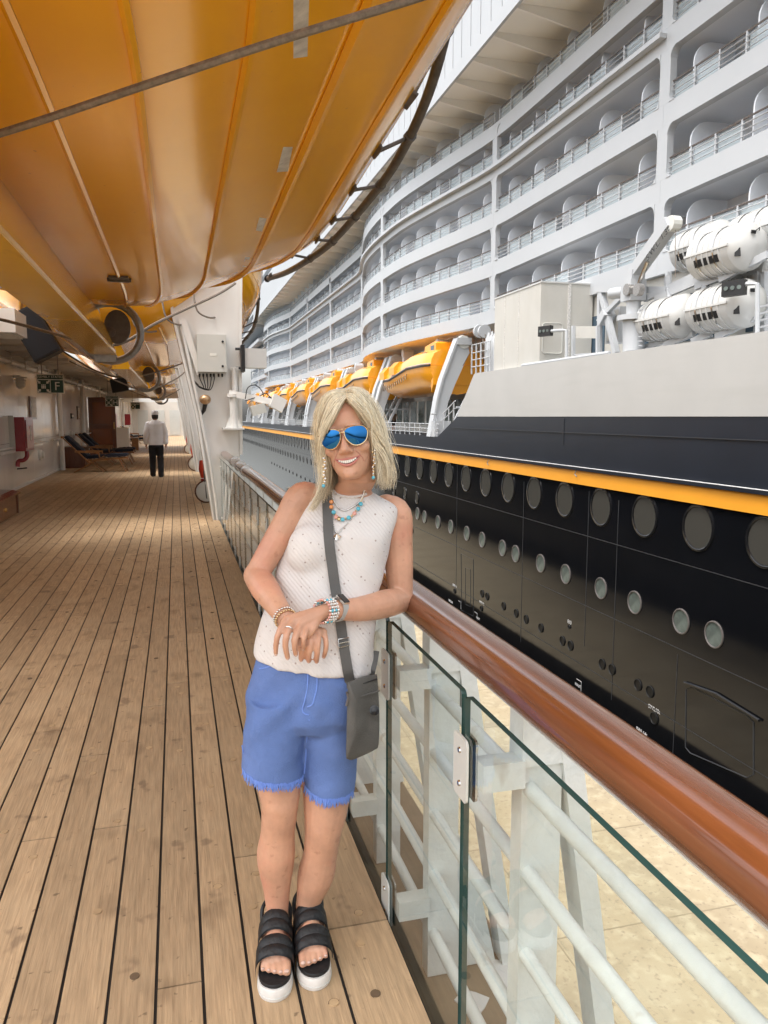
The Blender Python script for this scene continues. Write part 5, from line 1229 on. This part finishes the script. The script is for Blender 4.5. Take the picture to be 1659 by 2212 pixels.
# ---- blouse
b = MB()
def sring(px, py, Y, hw, hd, tilt=0): return ering(P(px, py, Y), SD*hw+ZZ*tilt*hw, FW*hd, 40, .88)
b.loft([sring(679, 1433, 2.135, .176, .125, -.14), sring(680, 1400, 2.14, .174, .122, -.12), sring(688, 1340, 2.15, .166, .115, -.06), sring(704, 1270, 2.16, .158, .110, -.02), sring(720, 1205, 2.17, .158, .108), sring(736, 1150, 2.175, .152, .105), sring(748, 1105, 2.182, .150, .082, -.14), sring(753, 1078, 2.182, .145, .062, -.17), sring(755, 1066, 2.182, .100, .058, -.16), sring(757, 1056, 2.18, .060, .054, -.1)])
for px, py in ((674, 1188), (778, 1193)): b.ball(P(px, py, 2.115), (.072, .056, .076), 18)
shm = remesh(b, .0065, 22)
for v, vn in zip(shm.vertices, [v.normal.copy() for v in shm.vertices]):
    z = v.co.z; lo = max(0, min(1, (1.02-z)/.25)); u = v.co.x*.96-v.co.y*.28
    a = .0045*lo*math.sin(u*58+z*9)+.0025*lo*math.sin(u*110-z*20)+.0035*mnoise.noise(v.co*14)+.0022*math.sin((z*.8+u)*70)*max(0, 1-abs(z-1.12)/.12)
    v.co = v.co+vn*a
bo2 = place('blouse', shm, M['blouse'], wo_); bvh('top', shm)
# neck rib and armhole ribs
def rib(pts, r, name, m_, keys, off, par=wo_, n=6, closed=False): return MB().tube([hit(x, y, keys, off) for x, y in pts], r, n, closed=closed).build(name, m_, par, smooth=True)
nk = [c7(*p) for p in ((755, 900), (775, 925), (810, 940), (860, 947), (910, 945), (960, 935), (985, 925))]
rib(nk, .004, 'neck_band', bm2, ['top', 'body'], .002)
# ---- shorts
b = MB()
b.loft([ering(P(x, y, Y), SD*hw+ZZ*t*hw, FW*hd, 36, .85) for x, y, Y, hw, hd, t in ((674, 1405, 2.14, .150, .108, 0), (668, 1440, 2.14, .160, .114, 0), (662, 1490, 2.135, .169, .120, 0), (658, 1535, 2.13, .172, .118, 0), (657, 1562, 2.13, .160, .10, 0))])
b.loft([ering(P(x, y, Y), SD*hw+ZZ*t*hw, FW*hd, 30, .9) for x, y, Y, hw, hd, t in ((602, 1500, 2.13, .085, .105, 0), (596, 1560, 2.125, .091, .108, -.05), (591, 1620, 2.12, .089, .104, -.1), (590, 1666, 2.115, .089, .102, -.2))])
b.loft([ering(P(x, y, Y), SD*hw+ZZ*t*hw, FW*hd, 30, .9) for x, y, Y, hw, hd, t in ((707, 1500, 2.13, .085, .105, 0), (713, 1570, 2.125, .086, .106, -.05), (714, 1640, 2.12, .078, .102, -.1), (712, 1700, 2.115, .0745, .100, -.2))])
som = remesh(b, .0062, 5)
for v, vn in zip(som.vertices, [v.normal.copy() for v in som.vertices]):
    z = v.co.z; u = v.co.x*.96-v.co.y*.28; cr_ = max(0, 1-abs(z-.80)/.14)
    v.co = v.co+vn*(.0042*mnoise.noise(v.co*15)+.0016*mnoise.noise(v.co*42)+.0050*cr_*math.sin((abs(u+.27)*.9+z)*62)+.0016*math.sin(u*45+z*10))
place('shorts', som, M['shorts_blue'], wo_); bvh('shorts', som)
sho = bpy.data.objects['shorts.001'] if 'shorts.001' in bpy.data.objects else bpy.data.objects['shorts']
SK = ['shorts']
for nm, pts, r in (('fly_seam', [(483, 150), (482, 250), (470, 330), (452, 400), (465, 425), (490, 430)], .0022), ('fly_seam', [(538, 180), (535, 270), (522, 330), (508, 372), (480, 385)], .0022), ('waist_seam', [(300, 110), (390, 135), (480, 160), (600, 165), (700, 195)], .0025),
                   ('pocket_seam', [(205, 165), (225, 163), (255, 155), (280, 140)], .002), ('belt_loop', [(282, 105), (288, 145)], .004), ('belt_loop', [(655, 160), (660, 205)], .004), ('inseam', [(490, 460), (478, 560), (470, 680), (462, 770)], .0022)):
    MB().tube(smoothpath([hit(*c8(*p), SK, .0005) for p in pts], 5), r, 6).build(nm, M['shorts_seam'], wo_, smooth=True)
fr2 = MB(); rf_ = random.Random(5)
for (xa, ya_, xb, yb_), n_ in (((522, 1651, 657, 1683), 150), ((659, 1686, 763, 1712), 120)):
    for i in range(n_):
        t = (i+rf_.random())/n_; x = xa+(xb-xa)*t; y = ya_+(yb_-ya_)*t+6*math.sin(t*PI)+rf_.uniform(-5, 1)
        yq = y-30
        while yq < y+40 and BV['shorts'].ray_cast(CAM, (at(x, yq, Y=1.0)-CAM).normalized())[0] is not None: yq += 2
        p = hit(x, yq-5, SK, .0008)
        q = p+Vector((rf_.uniform(-.006, .006), rf_.uniform(-.006, .002), -rf_.uniform(.008, .021)))
        fr2.tube([p+Vector((0, 0, .006)), p.lerp(q, .5)+Vector((rf_.uniform(-.002, .002), -.002, 0)), q], [.0013, .0012, .0006], 4)
tag(fr2.build('frayed_hem', M['shorts_seam'], wo_), kind='stuff')
bt_ = hit(*c8(505, 127), SK, .002); MB().lathe([(.008, 0), (.008, .003), (.004, .004)], bt_, CAM-bt_, 12).build('button', M['silver'], wo_)
# ---- sandals
for i, (heel, d, sd, inner) in enumerate(feet):
    sa = bpy.data.objects.new('sandal', None); COL.objects.link(sa); sa.parent = wo_; WL[sa.name] = WL[wo_.name].copy()
    q = lambda t, s, z: heel+d*t+sd*s+ZZ*z
    ol = [(-.022, .0), (-.018, .02), (.0, .031), (.06, .033), (.12, .038), (.17, .045), (.21, .046), (.24, .038), (.258, .02), (.264, 0)]
    ring2 = [(t, s) for t, s in ol]+[(t, -s) for t, s in reversed(ol[1:-1])]
    sp2 = [Vector((t, s, 0)) for t, s in ring2]; sp2 = smoothpath(sp2+[sp2[0]], 3)[:-1]
    def layer(z0, z1, k, nm, mt):
        MB().loft([[q(.12+(p.x-.12)*kk, p.y*kk, z) for p in sp2] for z, kk in ((z0, k*.985), (z0+.004, k), (z1-.004, k), (z1, k*.985))]).build(nm, mt, sa, smooth=True, angle=50)
    layer(.0, .036, 1.03, 'platform', M['sole_white']); layer(.0365, .047, .99, 'insole', M['sandal_black'])
    MB().tube([q(.12+(p.x-.12)*1.036, p.y*1.036, .012) for p in sp2], .0015, 4, closed=True).build('sole_groove', M['box_grey'], sa)
    for t0, t1, zt, hw in ((.078, .134, .124, .050), (.150, .206, .090, .053)):
        rows = []
        for j in range(15):
            a = PI*(j/14); s = math.cos(a)*hw; z = .030+(zt-.030)*math.sin(a)**.62
            row = []
            for m_ in range(9):
                u = m_/8; t = t0+(t1-t0)*u
                puff = .0045*abs(math.sin(u*PI*2))**.6+.004
                sl_ = (.5-u)*.026*math.sin(a)
                ft = (.148, .130, .110, .090, .080); fi = min(3.999, max(0, (t-.06)/.05)); ztop = ft[int(fi)]+(ft[int(fi)+1]-ft[int(fi)])*(fi-int(fi))
                z = .030+(ztop-.030+.004)*math.sin(a)**.55
                row.append(q(t, s*(1+puff*5), z+puff))
            rows.append(row)
        mbs = MB().sheet(rows); mbs.sheet([[p-ZZ*.006 for p in r_] for r_ in rows]); mbs.build('strap', M['sandal_black'], sa, smooth=True)
    MB().tube(smoothpath([q(.04, .038, .05), q(.01, .042, .10), q(-.018, .02, .118), q(-.018, -.02, .118), q(.01, -.042, .10), q(.04, -.038, .05)], 4), .0065, 6).build('heel_strap', M['sandal_black'], sa, smooth=True)
    for k in range(5):
        s = inner*(.033-.0165*k); Lk = (.030, .030, .025, .019, .012)[k]; r_ = (.0125, .0095, .009, .0085, .008)[k]
        MB().ball(q(.197+Lk+r_*.35, s, .0585+r_*.42), (r_*.62, r_*.5, r_*.42), 8).build('toenail', M['nail'], wo_, smooth=True)
# ---- face
def fpt(x, z, off=0): return Hh(x, hy_at(x, z)+off, z)
MZ = -.0705
cur = lambda x: 8.0*x*x
xs = [-.033+.066*i/16 for i in range(17)]
MB().loft([[fpt(x, MZ+cur(x)+.0045*(1-abs(x)/.0331), .0015), fpt(x, MZ+cur(x)-.0085*(1-(x/.0331)**2)-.0005, .0015), fpt(x, MZ+cur(x)-.004, -.012), fpt(x, MZ+cur(x), -.012)] for x in xs]).build('mouth', M['mouth_dark'], wo_, smooth=True)
xs = [-.0245+.049*i/9 for i in range(10)]
for i in range(9):
    xa, xb = xs[i]+.0003, xs[i+1]-.0003; xm = (xa+xb)/2; h0 = MZ+cur(xm)+.0030; h1 = MZ+cur(xm)-.0052*(1-(xm/.03)**2)
    MB().add([fpt(x, z, o_) for o_ in (.0038, -.006) for x, z in ((xa, h1+.0006), (xb, h1+.0006), (xb, h0), (xa, h0))], [(0,1,2,3), (4,7,6,5), (0,4,5,1), (1,5,6,2), (2,6,7,3), (3,7,4,0)]).build('tooth', M['tooth'], wo_)
xs = [-.0345+.069*i/20 for i in range(21)]
MB().tube([fpt(x, MZ+cur(x)+.0055*(1-abs(x)/.035)+.0012, .0016-.002*(abs(x)/.03)**4) for x in xs], [.0012+.0022*(1-(x/.0346)**2) for x in xs], 8).build('lip', M['lip'], wo_, smooth=True)
MB().tube([fpt(x, MZ+cur(x)-.0105*(1-(x/.0346)**2), .0012) for x in xs], [.0012+.0030*(1-(x/.0346)**2) for x in xs], 8).build('lip', M['lip'], wo_, smooth=True)
mat('skin_fold', (.46, .21, .145), .6)
for s in (-1, 1):
    MB().tube(smoothpath([fpt(s*.0195, -.040, .0002), fpt(s*.030, -.052, .0), fpt(s*.0385, -.066, -.0002), fpt(s*.0405, -.078, -.0006)], 4), .0013, 6).build('smile_line', M['skin_fold'], wo_, smooth=True)
# sunglasses
sg = bpy.data.objects.new('sunglasses', None); COL.objects.link(sg); sg.parent = wo_; WL[sg.name] = WL[wo_.name].copy()
lens = [(-.027, .012), (-.018, .019), (0, .0215), (.018, .019), (.0275, .010), (.028, -.004), (.022, -.018), (.008, -.0265), (-.008, -.0255), (-.02, -.015), (-.0265, -.002)]
for s in (-1, 1):
    def gp_(u, v, o_=0):
        u *= 1.07; v *= 1.07; x = s*(.0345+u); return Hh(x, .1035-.0040*(abs(x)/.03)**2+o_-.0, v-.003)
    lp = smoothpath([Vector((u, v, 0)) for u, v in lens]+[Vector((*lens[0], 0))], 3)[:-1]
    mbl = MB(); cpt = gp_(0, -.003, .0042); n_ = len(lp)
    mbl.add([gp_(p.x, p.y) for p in lp]+[gp_(p.x*.6, p.y*.6-.001, .0027) for p in lp]+[cpt], [(k, (k+1) % n_, n_+(k+1) % n_, n_+k) for k in range(n_)]+[(n_+k, n_+(k+1) % n_, 2*n_) for k in range(n_)])
    mbl.build('lens', M['lens_blue'], sg, smooth=True, angle=80)
    MB().tube([gp_(p.x, p.y) for p in lp], .0014, 6, closed=True).build('rim', M['gold'], sg, smooth=True)
    MB().tube([gp_(.0275, .009), Hh(s*.070, .080, .008), Hh(s*.078, .02, .008), Hh(s*.076, -.02, 0)], .0015, 6).build('temple', M['gold'], sg, smooth=True)
MB().tube([Hh(-.0075, .1035, .006), Hh(0, .1065, .0085), Hh(.0075, .1035, .006)], .0012, 6).build('bridge', M['gold'], sg, smooth=True)
MB().tube([Hh(-.014, .1035, .0155), Hh(0, .105, .016), Hh(.014, .1035, .0155)], .0011, 6).build('brow_bar', M['gold'], sg, smooth=True)
# ---- hair
hcap = MB(); rings = []
for z, w_, yb_, yf_ in HP[3:]:
    fr_y = {True: yf_*.0-.005}[True] if z < .045 else (yf_+.012 if z > .088 else -.005+(z-.045)/.043*(yf_+.012+.005))
    k = 1.13; ring = []
    for i in range(30):
        a = PI*(i/29)     # from image right round the back to image left
        ring.append(Hh(w_*k*math.cos(a)+.004, min(fr_y, .02)-(min(fr_y, .02)-(yb_-.018))*math.sin(a)**.8, z+.014*max(0, z)/.11))
    rings.append(ring)
hcap.sheet(rings)
tp = [Hh(0, -.005, .126)]
hcap.build('hair_base', M['hair_root'], wo_, smooth=True)
hr_ = random.Random(11); hm = MB()
def lockpath(G, s):
    """interpolate guide curves along the parting"""
    f = s*(len(G)-1); i = min(int(f), len(G)-2); t = f-i
    return [Vector(a).lerp(Vector(b), t) for a, b in zip(G[i], G[i+1])]
GL = [  # image-left side, front to back (head local)
 [(.022, .076, .100), (.000, .102, .080), (-.026, .105, .048), (-.052, .098, .022), (-.076, .076, -.02), (-.086, .052, -.085), (-.106, .052, -.145), (-.150, .064, -.200)],
 [(.020, .052, .114), (-.020, .080, .116), (-.058, .070, .082), (-.080, .052, .030), (-.089, .040, -.03), (-.093, .034, -.09), (-.108, .042, -.145), (-.146, .066, -.212)],
 [(.020, .030, .121), (-.030, .040, .122), (-.072, .030, .085), (-.090, .018, .030), (-.096, .010, -.03), (-.098, .010, -.09), (-.104, .024, -.140), (-.130, .05, -.19)],
 [(.018, -.01, .124), (-.040, -.012, .118), (-.078, -.018, .082), (-.095, -.022, .030), (-.099, -.024, -.03), (-.097, -.022, -.09), (-.092, -.014, -.14), (-.088, .004, -.185)],
 [(.012, -.06, .110), (-.036, -.070, .105), (-.070, -.070, .07), (-.085, -.068, .02), (-.088, -.066, -.04), (-.085, -.060, -.10), (-.08, -.05, -.15), (-.07, -.04, -.18)],
 [(.0, -.10, .075), (-.022, -.112, .06), (-.04, -.118, .02), (-.048, -.118, -.03), (-.05, -.112, -.08), (-.05, -.10, -.12), (-.05, -.09, -.15), (-.05, -.08, -.18)]]
GR = [
 [(.022, .074, .100), (.044, .092, .086), (.066, .080, .056), (.080, .062, .02), (.090, .048, -.03), (.098, .040, -.08), (.094, .044, -.120), (.086, .050, -.150)],
 [(.022, .050, .115), (.050, .072, .112), (.080, .058, .070), (.094, .042, .02), (.099, .034, -.03), (.104, .030, -.075), (.102, .030, -.120), (.088, .038, -.165)],
 [(.022, .028, .121), (.056, .036, .120), (.088, .028, .080), (.104, .018, .02), (.108, .014, -.03), (.112, .012, -.08), (.110, .012, -.125), (.094, .022, -.180)],
 [(.020, -.01, .124), (.060, -.014, .116), (.092, -.020, .075), (.106, -.022, .02), (.108, -.022, -.03), (.110, -.020, -.08), (.106, -.016, -.13), (.092, -.006, -.185)],
 [(.014, -.06, .110), (.05, -.072, .102), (.080, -.072, .065), (.094, -.068, .01), (.10, -.064, -.04), (.10, -.058, -.09), (.094, -.05, -.14), (.08, -.04, -.175)],
 [(.0, -.10, .075), (.024, -.112, .06), (.044, -.118, .02), (.05, -.118, -.03), (.054, -.112, -.08), (.052, -.10, -.12), (.05, -.09, -.15), (.05, -.08, -.18)]]
hset = [MB(), MB(), MB()]
for G, nL in ((GL, 1250), (GR, 1150)):
    for i in range(nL):
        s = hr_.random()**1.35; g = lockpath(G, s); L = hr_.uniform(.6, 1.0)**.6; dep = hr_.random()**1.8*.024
        off = Vector((hr_.uniform(-.004, .004), hr_.uniform(-.006, .006), hr_.uniform(-.003, .003))); ph = hr_.uniform(0, 6.28); am = hr_.uniform(.001, .006)*(2.2 if G is GR else 1.3)
        pts = smoothpath(g, 3); m_ = max(6, int(len(pts)*L)); pts = pts[:m_]; out = []
        for j, p in enumerate(pts):
            t = j/len(pts); rad = Vector((p.x, p.y, max(p.z, 0)*.8)); rad = rad.normalized() if rad.length > 1e-3 else Vector((0, 0, 1))
            p = Vector((p.x*(.885 if p.z > -.1 else .885+.9*(-.1-p.z)), p.y, p.z)); q = p-rad*dep*(1-.5*t)+off*(.35+.9*t)+Vector((math.sin(ph+t*9), math.cos(ph*1.7+t*8), 0))*am*t*1.6
            out.append(Hh(q.x, q.y, q.z))
        r0 = hr_.uniform(.0008, .0019)
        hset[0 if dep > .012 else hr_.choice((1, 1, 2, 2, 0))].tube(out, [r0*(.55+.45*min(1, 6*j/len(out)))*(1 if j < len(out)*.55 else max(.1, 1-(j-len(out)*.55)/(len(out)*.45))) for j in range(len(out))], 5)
GF = [[(.024, .082, .098), (.012, .102, .082), (-.006, .110, .060), (-.024, .112, .040), (-.038, .110, .022), (-.050, .104, .008)],
      [(.020, .078, .102), (.000, .103, .084), (-.022, .110, .056), (-.044, .106, .030), (-.060, .096, .008), (-.070, .084, -.012)],
      [(.026, .082, .098), (.040, .100, .082), (.054, .100, .062), (.066, .092, .040), (.076, .078, .014), (.084, .062, -.012)]]
for i in range(120):
    g = lockpath(GF[:2], .35+.65*hr_.random()) if i % 5 else GF[2]; pts = smoothpath(g, 4); m_ = int(len(pts)*hr_.uniform(.55, 1)); ox, oy, oz = hr_.gauss(0, .005), hr_.uniform(-.006, .001), hr_.gauss(0, .004)
    out = [Hh(p.x+ox*(.3+j/m_), p.y+oy, p.z+oz*(.3+j/m_)) for j, p in enumerate(pts[:m_])]; r0 = hr_.uniform(.0006, .0013)
    hset[hr_.choice((1, 1, 2, 2, 0))].tube(out, [r0*(1-.85*(j/m_)**2) for j in range(m_)], 4)
for i in range(240):          # loose flyaway strands
    g = lockpath((GL, GR)[i % 2], hr_.random()*.8); pts = smoothpath(g, 3); m_ = int(len(pts)*hr_.uniform(.6, 1)); a_, b_ = hr_.gauss(0, .012), hr_.gauss(0, .010); ph = hr_.uniform(0, 6)
    out = [Hh(p.x*(.9+.05*j/m_)+a_*(j/m_)+.004*math.sin(ph+j*.6), p.y+b_*(j/m_), p.z+.003*math.cos(ph+j*.5)) for j, p in enumerate(pts[:m_])]
    hset[1+i % 2].tube(out, [.0006*(1-.6*j/m_) for j in range(m_)], 3)
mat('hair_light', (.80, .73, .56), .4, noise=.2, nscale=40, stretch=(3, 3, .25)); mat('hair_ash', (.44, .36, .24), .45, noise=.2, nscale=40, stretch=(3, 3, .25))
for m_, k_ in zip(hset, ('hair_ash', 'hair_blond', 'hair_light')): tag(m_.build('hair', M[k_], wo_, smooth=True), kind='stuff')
# ---- jewellery
def beads(name, pts, r, mt, par=wo_):
    m_ = MB()
    for p in pts: m_.ball(p, r if not callable(r) else r(p), 6)
    return tag(m_.build(name, mt, par, smooth=True), kind='stuff')
jr = random.Random(2)
for s, z0 in ((1, -.052), (-1, -.055)):
    e0 = P(699, 990, 2.035) if s < 0 else P(806, 973, 2.035)
    pts = [e0+Vector((jr.uniform(-.004, .004), -.004+jr.uniform(-.003, .003), -.0045*k)) for k in range(16)]
    er = bpy.data.objects.new('earring', None); COL.objects.link(er); er.parent = wo_; WL[er.name] = WL[wo_.name].copy()
    beads('bead', pts[::2], .0034, M['silver'], er); beads('bead', pts[1::2], .0032, M['gold'], er); beads('drop', [pts[-1]+Vector((0, -.002, -.006))], .005, M['gem_blue'], er)
TB = ['top', 'body']
def chain(px, n_, r, mt, off=.004, nm='necklace_chain'):
    sp_ = smoothpath([Vector((*c7(*p), 0)) for p in px], 8); m_ = [sp_[int(i*(len(sp_)-1)/(n_-1))] for i in range(n_)]
    return beads(nm, [hit(p.x, p.y, TB, off) for p in m_], r, mt)
chain([(745, 880), (755, 960), (790, 1020), (835, 1040), (880, 1020), (930, 985), (958, 938), (968, 905)], 60, .0028, M['silver'])
chain([(738, 880), (740, 960), (752, 1040), (790, 1085), (830, 1095), (880, 1080), (920, 1030), (945, 980), (962, 935), (972, 905)], 64, .0026, M['gold'])
chain([(735, 885), (740, 1000), (760, 1150), (782, 1195), (820, 1160), (880, 1100), (930, 1010), (962, 940), (974, 905)], 60, .0022, M['silver'])
for x, y, mt in ((742, 980, 'gem_orange'), (742, 1015, 'gem_orange'), (758, 1052, 'gem_blue'), (776, 1085, 'gem_pink'), (820, 1102, 'gem_blue'), (862, 1090, 'gem_blue'), (902, 1060, 'gem_pink'), (928, 1028, 'gem_blue'), (945, 995, 'gem_blue'), (795, 1098, 'gold')):
    p = hit(*c7(x, y), TB, .007); MB().lathe([(.002, 0), (.0066, .001), (.0062, .0035), (.003, .006)], p, CAM-p, 7).build('necklace_gem', M[mt], wo_)
p = hit(*c7(780, 1222), TB, .004); sh_ = MB()
for k in range(7):
    a = R(-60+20*k); sh_.tube([p+Vector((0, 0, .008)), p+Vector((.0125*math.sin(a), -.002, .008-.018*math.cos(a)))], [.0012, .0024], 5)
tag(sh_.build('shell_pendant', M['silver'], wo_, smooth=True), kind='stuff')
# watch and bracelets on the left wrist
axv = (elL-wrL).normalized(); s1 = axv.orthogonal().normalized(); s2 = axv.cross(s1)
def loopw(c, r, n_=26): return [c+(s1*math.cos(2*PI*k/n_)+s2*math.sin(2*PI*k/n_)*1.08)*r for k in range(n_)]
w0 = C(752, 1715, 0) if False else wrL+axv*.012
rows = [[c for c in loopw(w0+axv*t, .0315, 26)] for t in (-.010, -.0095, .0095, .010)]
MB().loft([[w0+axv*t+(v-w0)*k for v in loopw(w0, .0308, 30)] for t, k in ((-.010, .97), (-.010, 1.06), (.010, 1.06), (.010, .97))], cap=False).build('watch_band', M['watch_band'], wo_, smooth=True, angle=40)
p = hit(*c7(757, 1668), ['body'], .004); nv = (CAM-p).normalized(); nv = (nv-axv*nv.dot(axv)).normalized(); nv = (nv*.6+ZZ*.8).normalized(); nv = (nv-axv*nv.dot(axv)).normalized(); tv = axv.cross(nv)
pc = w0+nv*.036
MB().cbox(pc, axv*.0105, tv*.0155, nv*.004).build('watch_face', M['black_gloss'], wo_); MB().cbox(pc-nv*.0015, axv*.012, tv*.017, nv*.0035).build('watch_case', M['silver'], wo_)
for j, (t, mt, r) in enumerate(((-.018, 'pearl', .0042), (-.026, 'silver', .004), (-.033, 'pearl', .0038), (-.040, 'silver', .0042), (-.047, 'gem_pink', .0036))):
    c = wrL+axv*t+(C(640, 1740, 1.985)-wrL)*max(0, -t-.01)*4*.25; pts = loopw(c, .0298, 22)
    beads('bracelet', [q_ for i, q_ in enumerate(pts) if i % 4], r, M[mt]); beads('bracelet_charm', [q_ for i, q_ in enumerate(pts) if i % 4 == 0], r*1.15, M['gem_blue' if j % 2 else 'silver'])
axr = (elR-wrR).normalized(); a1 = axr.orthogonal().normalized(); a2 = axr.cross(a1)
for t in (-.006, .006): beads('bracelet', [wrR+axr*t+(a1*math.cos(2*PI*k/24)+a2*math.sin(2*PI*k/24))*.0285 for k in range(24)], .0032, M['silver' if t > 0 else 'gold'])
f2 = fL[1][0]; c = f2[0].lerp(f2[1], .62); ax = (f2[1]-f2[0]).normalized(); a1 = ax.orthogonal().normalized(); a2 = ax.cross(a1)
MB().tube([c+(a1*math.cos(2*PI*k/18)+a2*math.sin(2*PI*k/18))*.0108 for k in range(18)], .0018, 6, closed=True).build('ring', M['silver'], wo_, smooth=True)
for ch, r in fL+fR:
    d = (ch[-1]-ch[-2]).normalized(); p = ch[-1]+d*r*.25+(CAM-ch[-1]).normalized()*r*.62; MB().ball(p, (r*.5, r*.35, r*.62), 8).build('fingernail', M['nail'], wo_, smooth=True)
# ---- bag with its strap
bg_ = thing('shoulder_bag', 'grey nylon crossbody bag hanging at the hip of the woman in white', 'bag', P(783, 1640, 2.0))
mk = lambda x, y, Y: P(*c8(x, y), Y)
fr_pts = [(722, 238), (800, 208), (868, 196), (884, 215), (896, 420), (892, 600), (868, 635), (800, 668), (740, 693), (712, 688), (702, 660), (706, 450), (712, 260)]
sp3 = smoothpath([Vector((x, y, 0)) for x, y in fr_pts]+[Vector((*fr_pts[0], 0))], 3)[:-1]
ctr = Vector((800, 440, 0))
def bagring(Y, k): return [mk(ctr.x+(p.x-ctr.x)*k, ctr.y+(p.y-ctr.y)*k, Y+(p.x-800)*.00022) for p in sp3]
MB().loft([bagring(2.015, .90), bagring(2.005, .97), bagring(1.995, .99), bagring(1.965, .99), bagring(1.955, .97), bagring(1.951, .90), bagring(1.949, .4)]).build('pouch', M['bag_grey'], bg_, smooth=True, angle=60)
MB().tube([mk(x, y, 1.950+(x-800)*.00022) for x, y in ((712, 345), (760, 335), (820, 315), (895, 292))], .0022, 6).build('pocket_edge', M['strap_grey'], bg_, smooth=True)
MB().tube([mk(x, y, 1.953+(x-800)*.00022) for x, y in ((722, 282), (800, 250), (882, 225))], .002, 6).build('zip', M['black'], bg_, smooth=True)
MB().tube([mk(x, y, 1.952+(x-800)*.00022) for x, y in ((708, 300), (716, 330), (705, 380))], .0035, 6).build('zip_pull', M['dark_pipe'], bg_, smooth=True)
p = mk(866, 405, 1.962); ed_ = MB().lathe([(.0135, 0), (.0135, .002), (.009, .003), (.009, .0015), (.006, .0025), (.0, .003)], p, CAM-p, 18); ed_.build('emblem', M['black_gloss'], bg_, smooth=True, angle=30)
def strap(px, w_, name, keys, offs=.005, fixY=None):
    sp_ = smoothpath([Vector((*p, 0)) for p in px], 7); cen = [hit(p.x, p.y, keys, offs) if fixY is None else at(p.x, p.y, Y=fixY+(0)) for p in sp_]
    for _ in range(4): cen = [cen[0]]+[(cen[i-1]+cen[i]*2+cen[i+1])/4 for i in range(1, len(cen)-1)]+[cen[-1]]
    rings = []
    for i, c in enumerate(cen):
        t = (cen[min(i+1, len(cen)-1)]-cen[max(i-1, 0)]).normalized(); v = (CAM-c).normalized(); s_ = t.cross(v).normalized(); v = s_.cross(t)
        rings.append([c+s_*w_/2+v*.001, c-s_*w_/2+v*.001, c-s_*w_/2-v*.0015, c+s_*w_/2-v*.0015])
    MB().loft(rings).build(name, M['strap_grey'], bg_)
K3 = ['top', 'shorts', 'body']
strap([c7(*p) for p in ((707, 912), (714, 990), (718, 1100), (726, 1250), (745, 1400), (764, 1540), (786, 1680), (806, 1820), (824, 1950), (846, 2090), (868, 2215), (880, 2262))], .0285, 'strap', ['top', 'shorts'], .008)
strap([c7(*p) for p in ((1045, 2010), (1032, 2090), (1010, 2180), (998, 2240))], .024, 'strap', ['top', 'shorts'], .006)
pb2 = hit(*c7(826, 1950), ['top'], .013); q0 = [hit(*c7(x, y), ['top'], .013) for x, y in ((792, 1932), (862, 1918), (866, 1972), (794, 1988))]
MB().tube(q0, .002, 6, closed=True).build('buckle', M['steel'], bg_, smooth=True)
MB().tube([q0[0].lerp(q0[3], .5), q0[1].lerp(q0[2], .5)], .0018, 6).build('buckle_bar', M['steel'], bg_, smooth=True)
bpy.data.scenes.remove(_tmp)
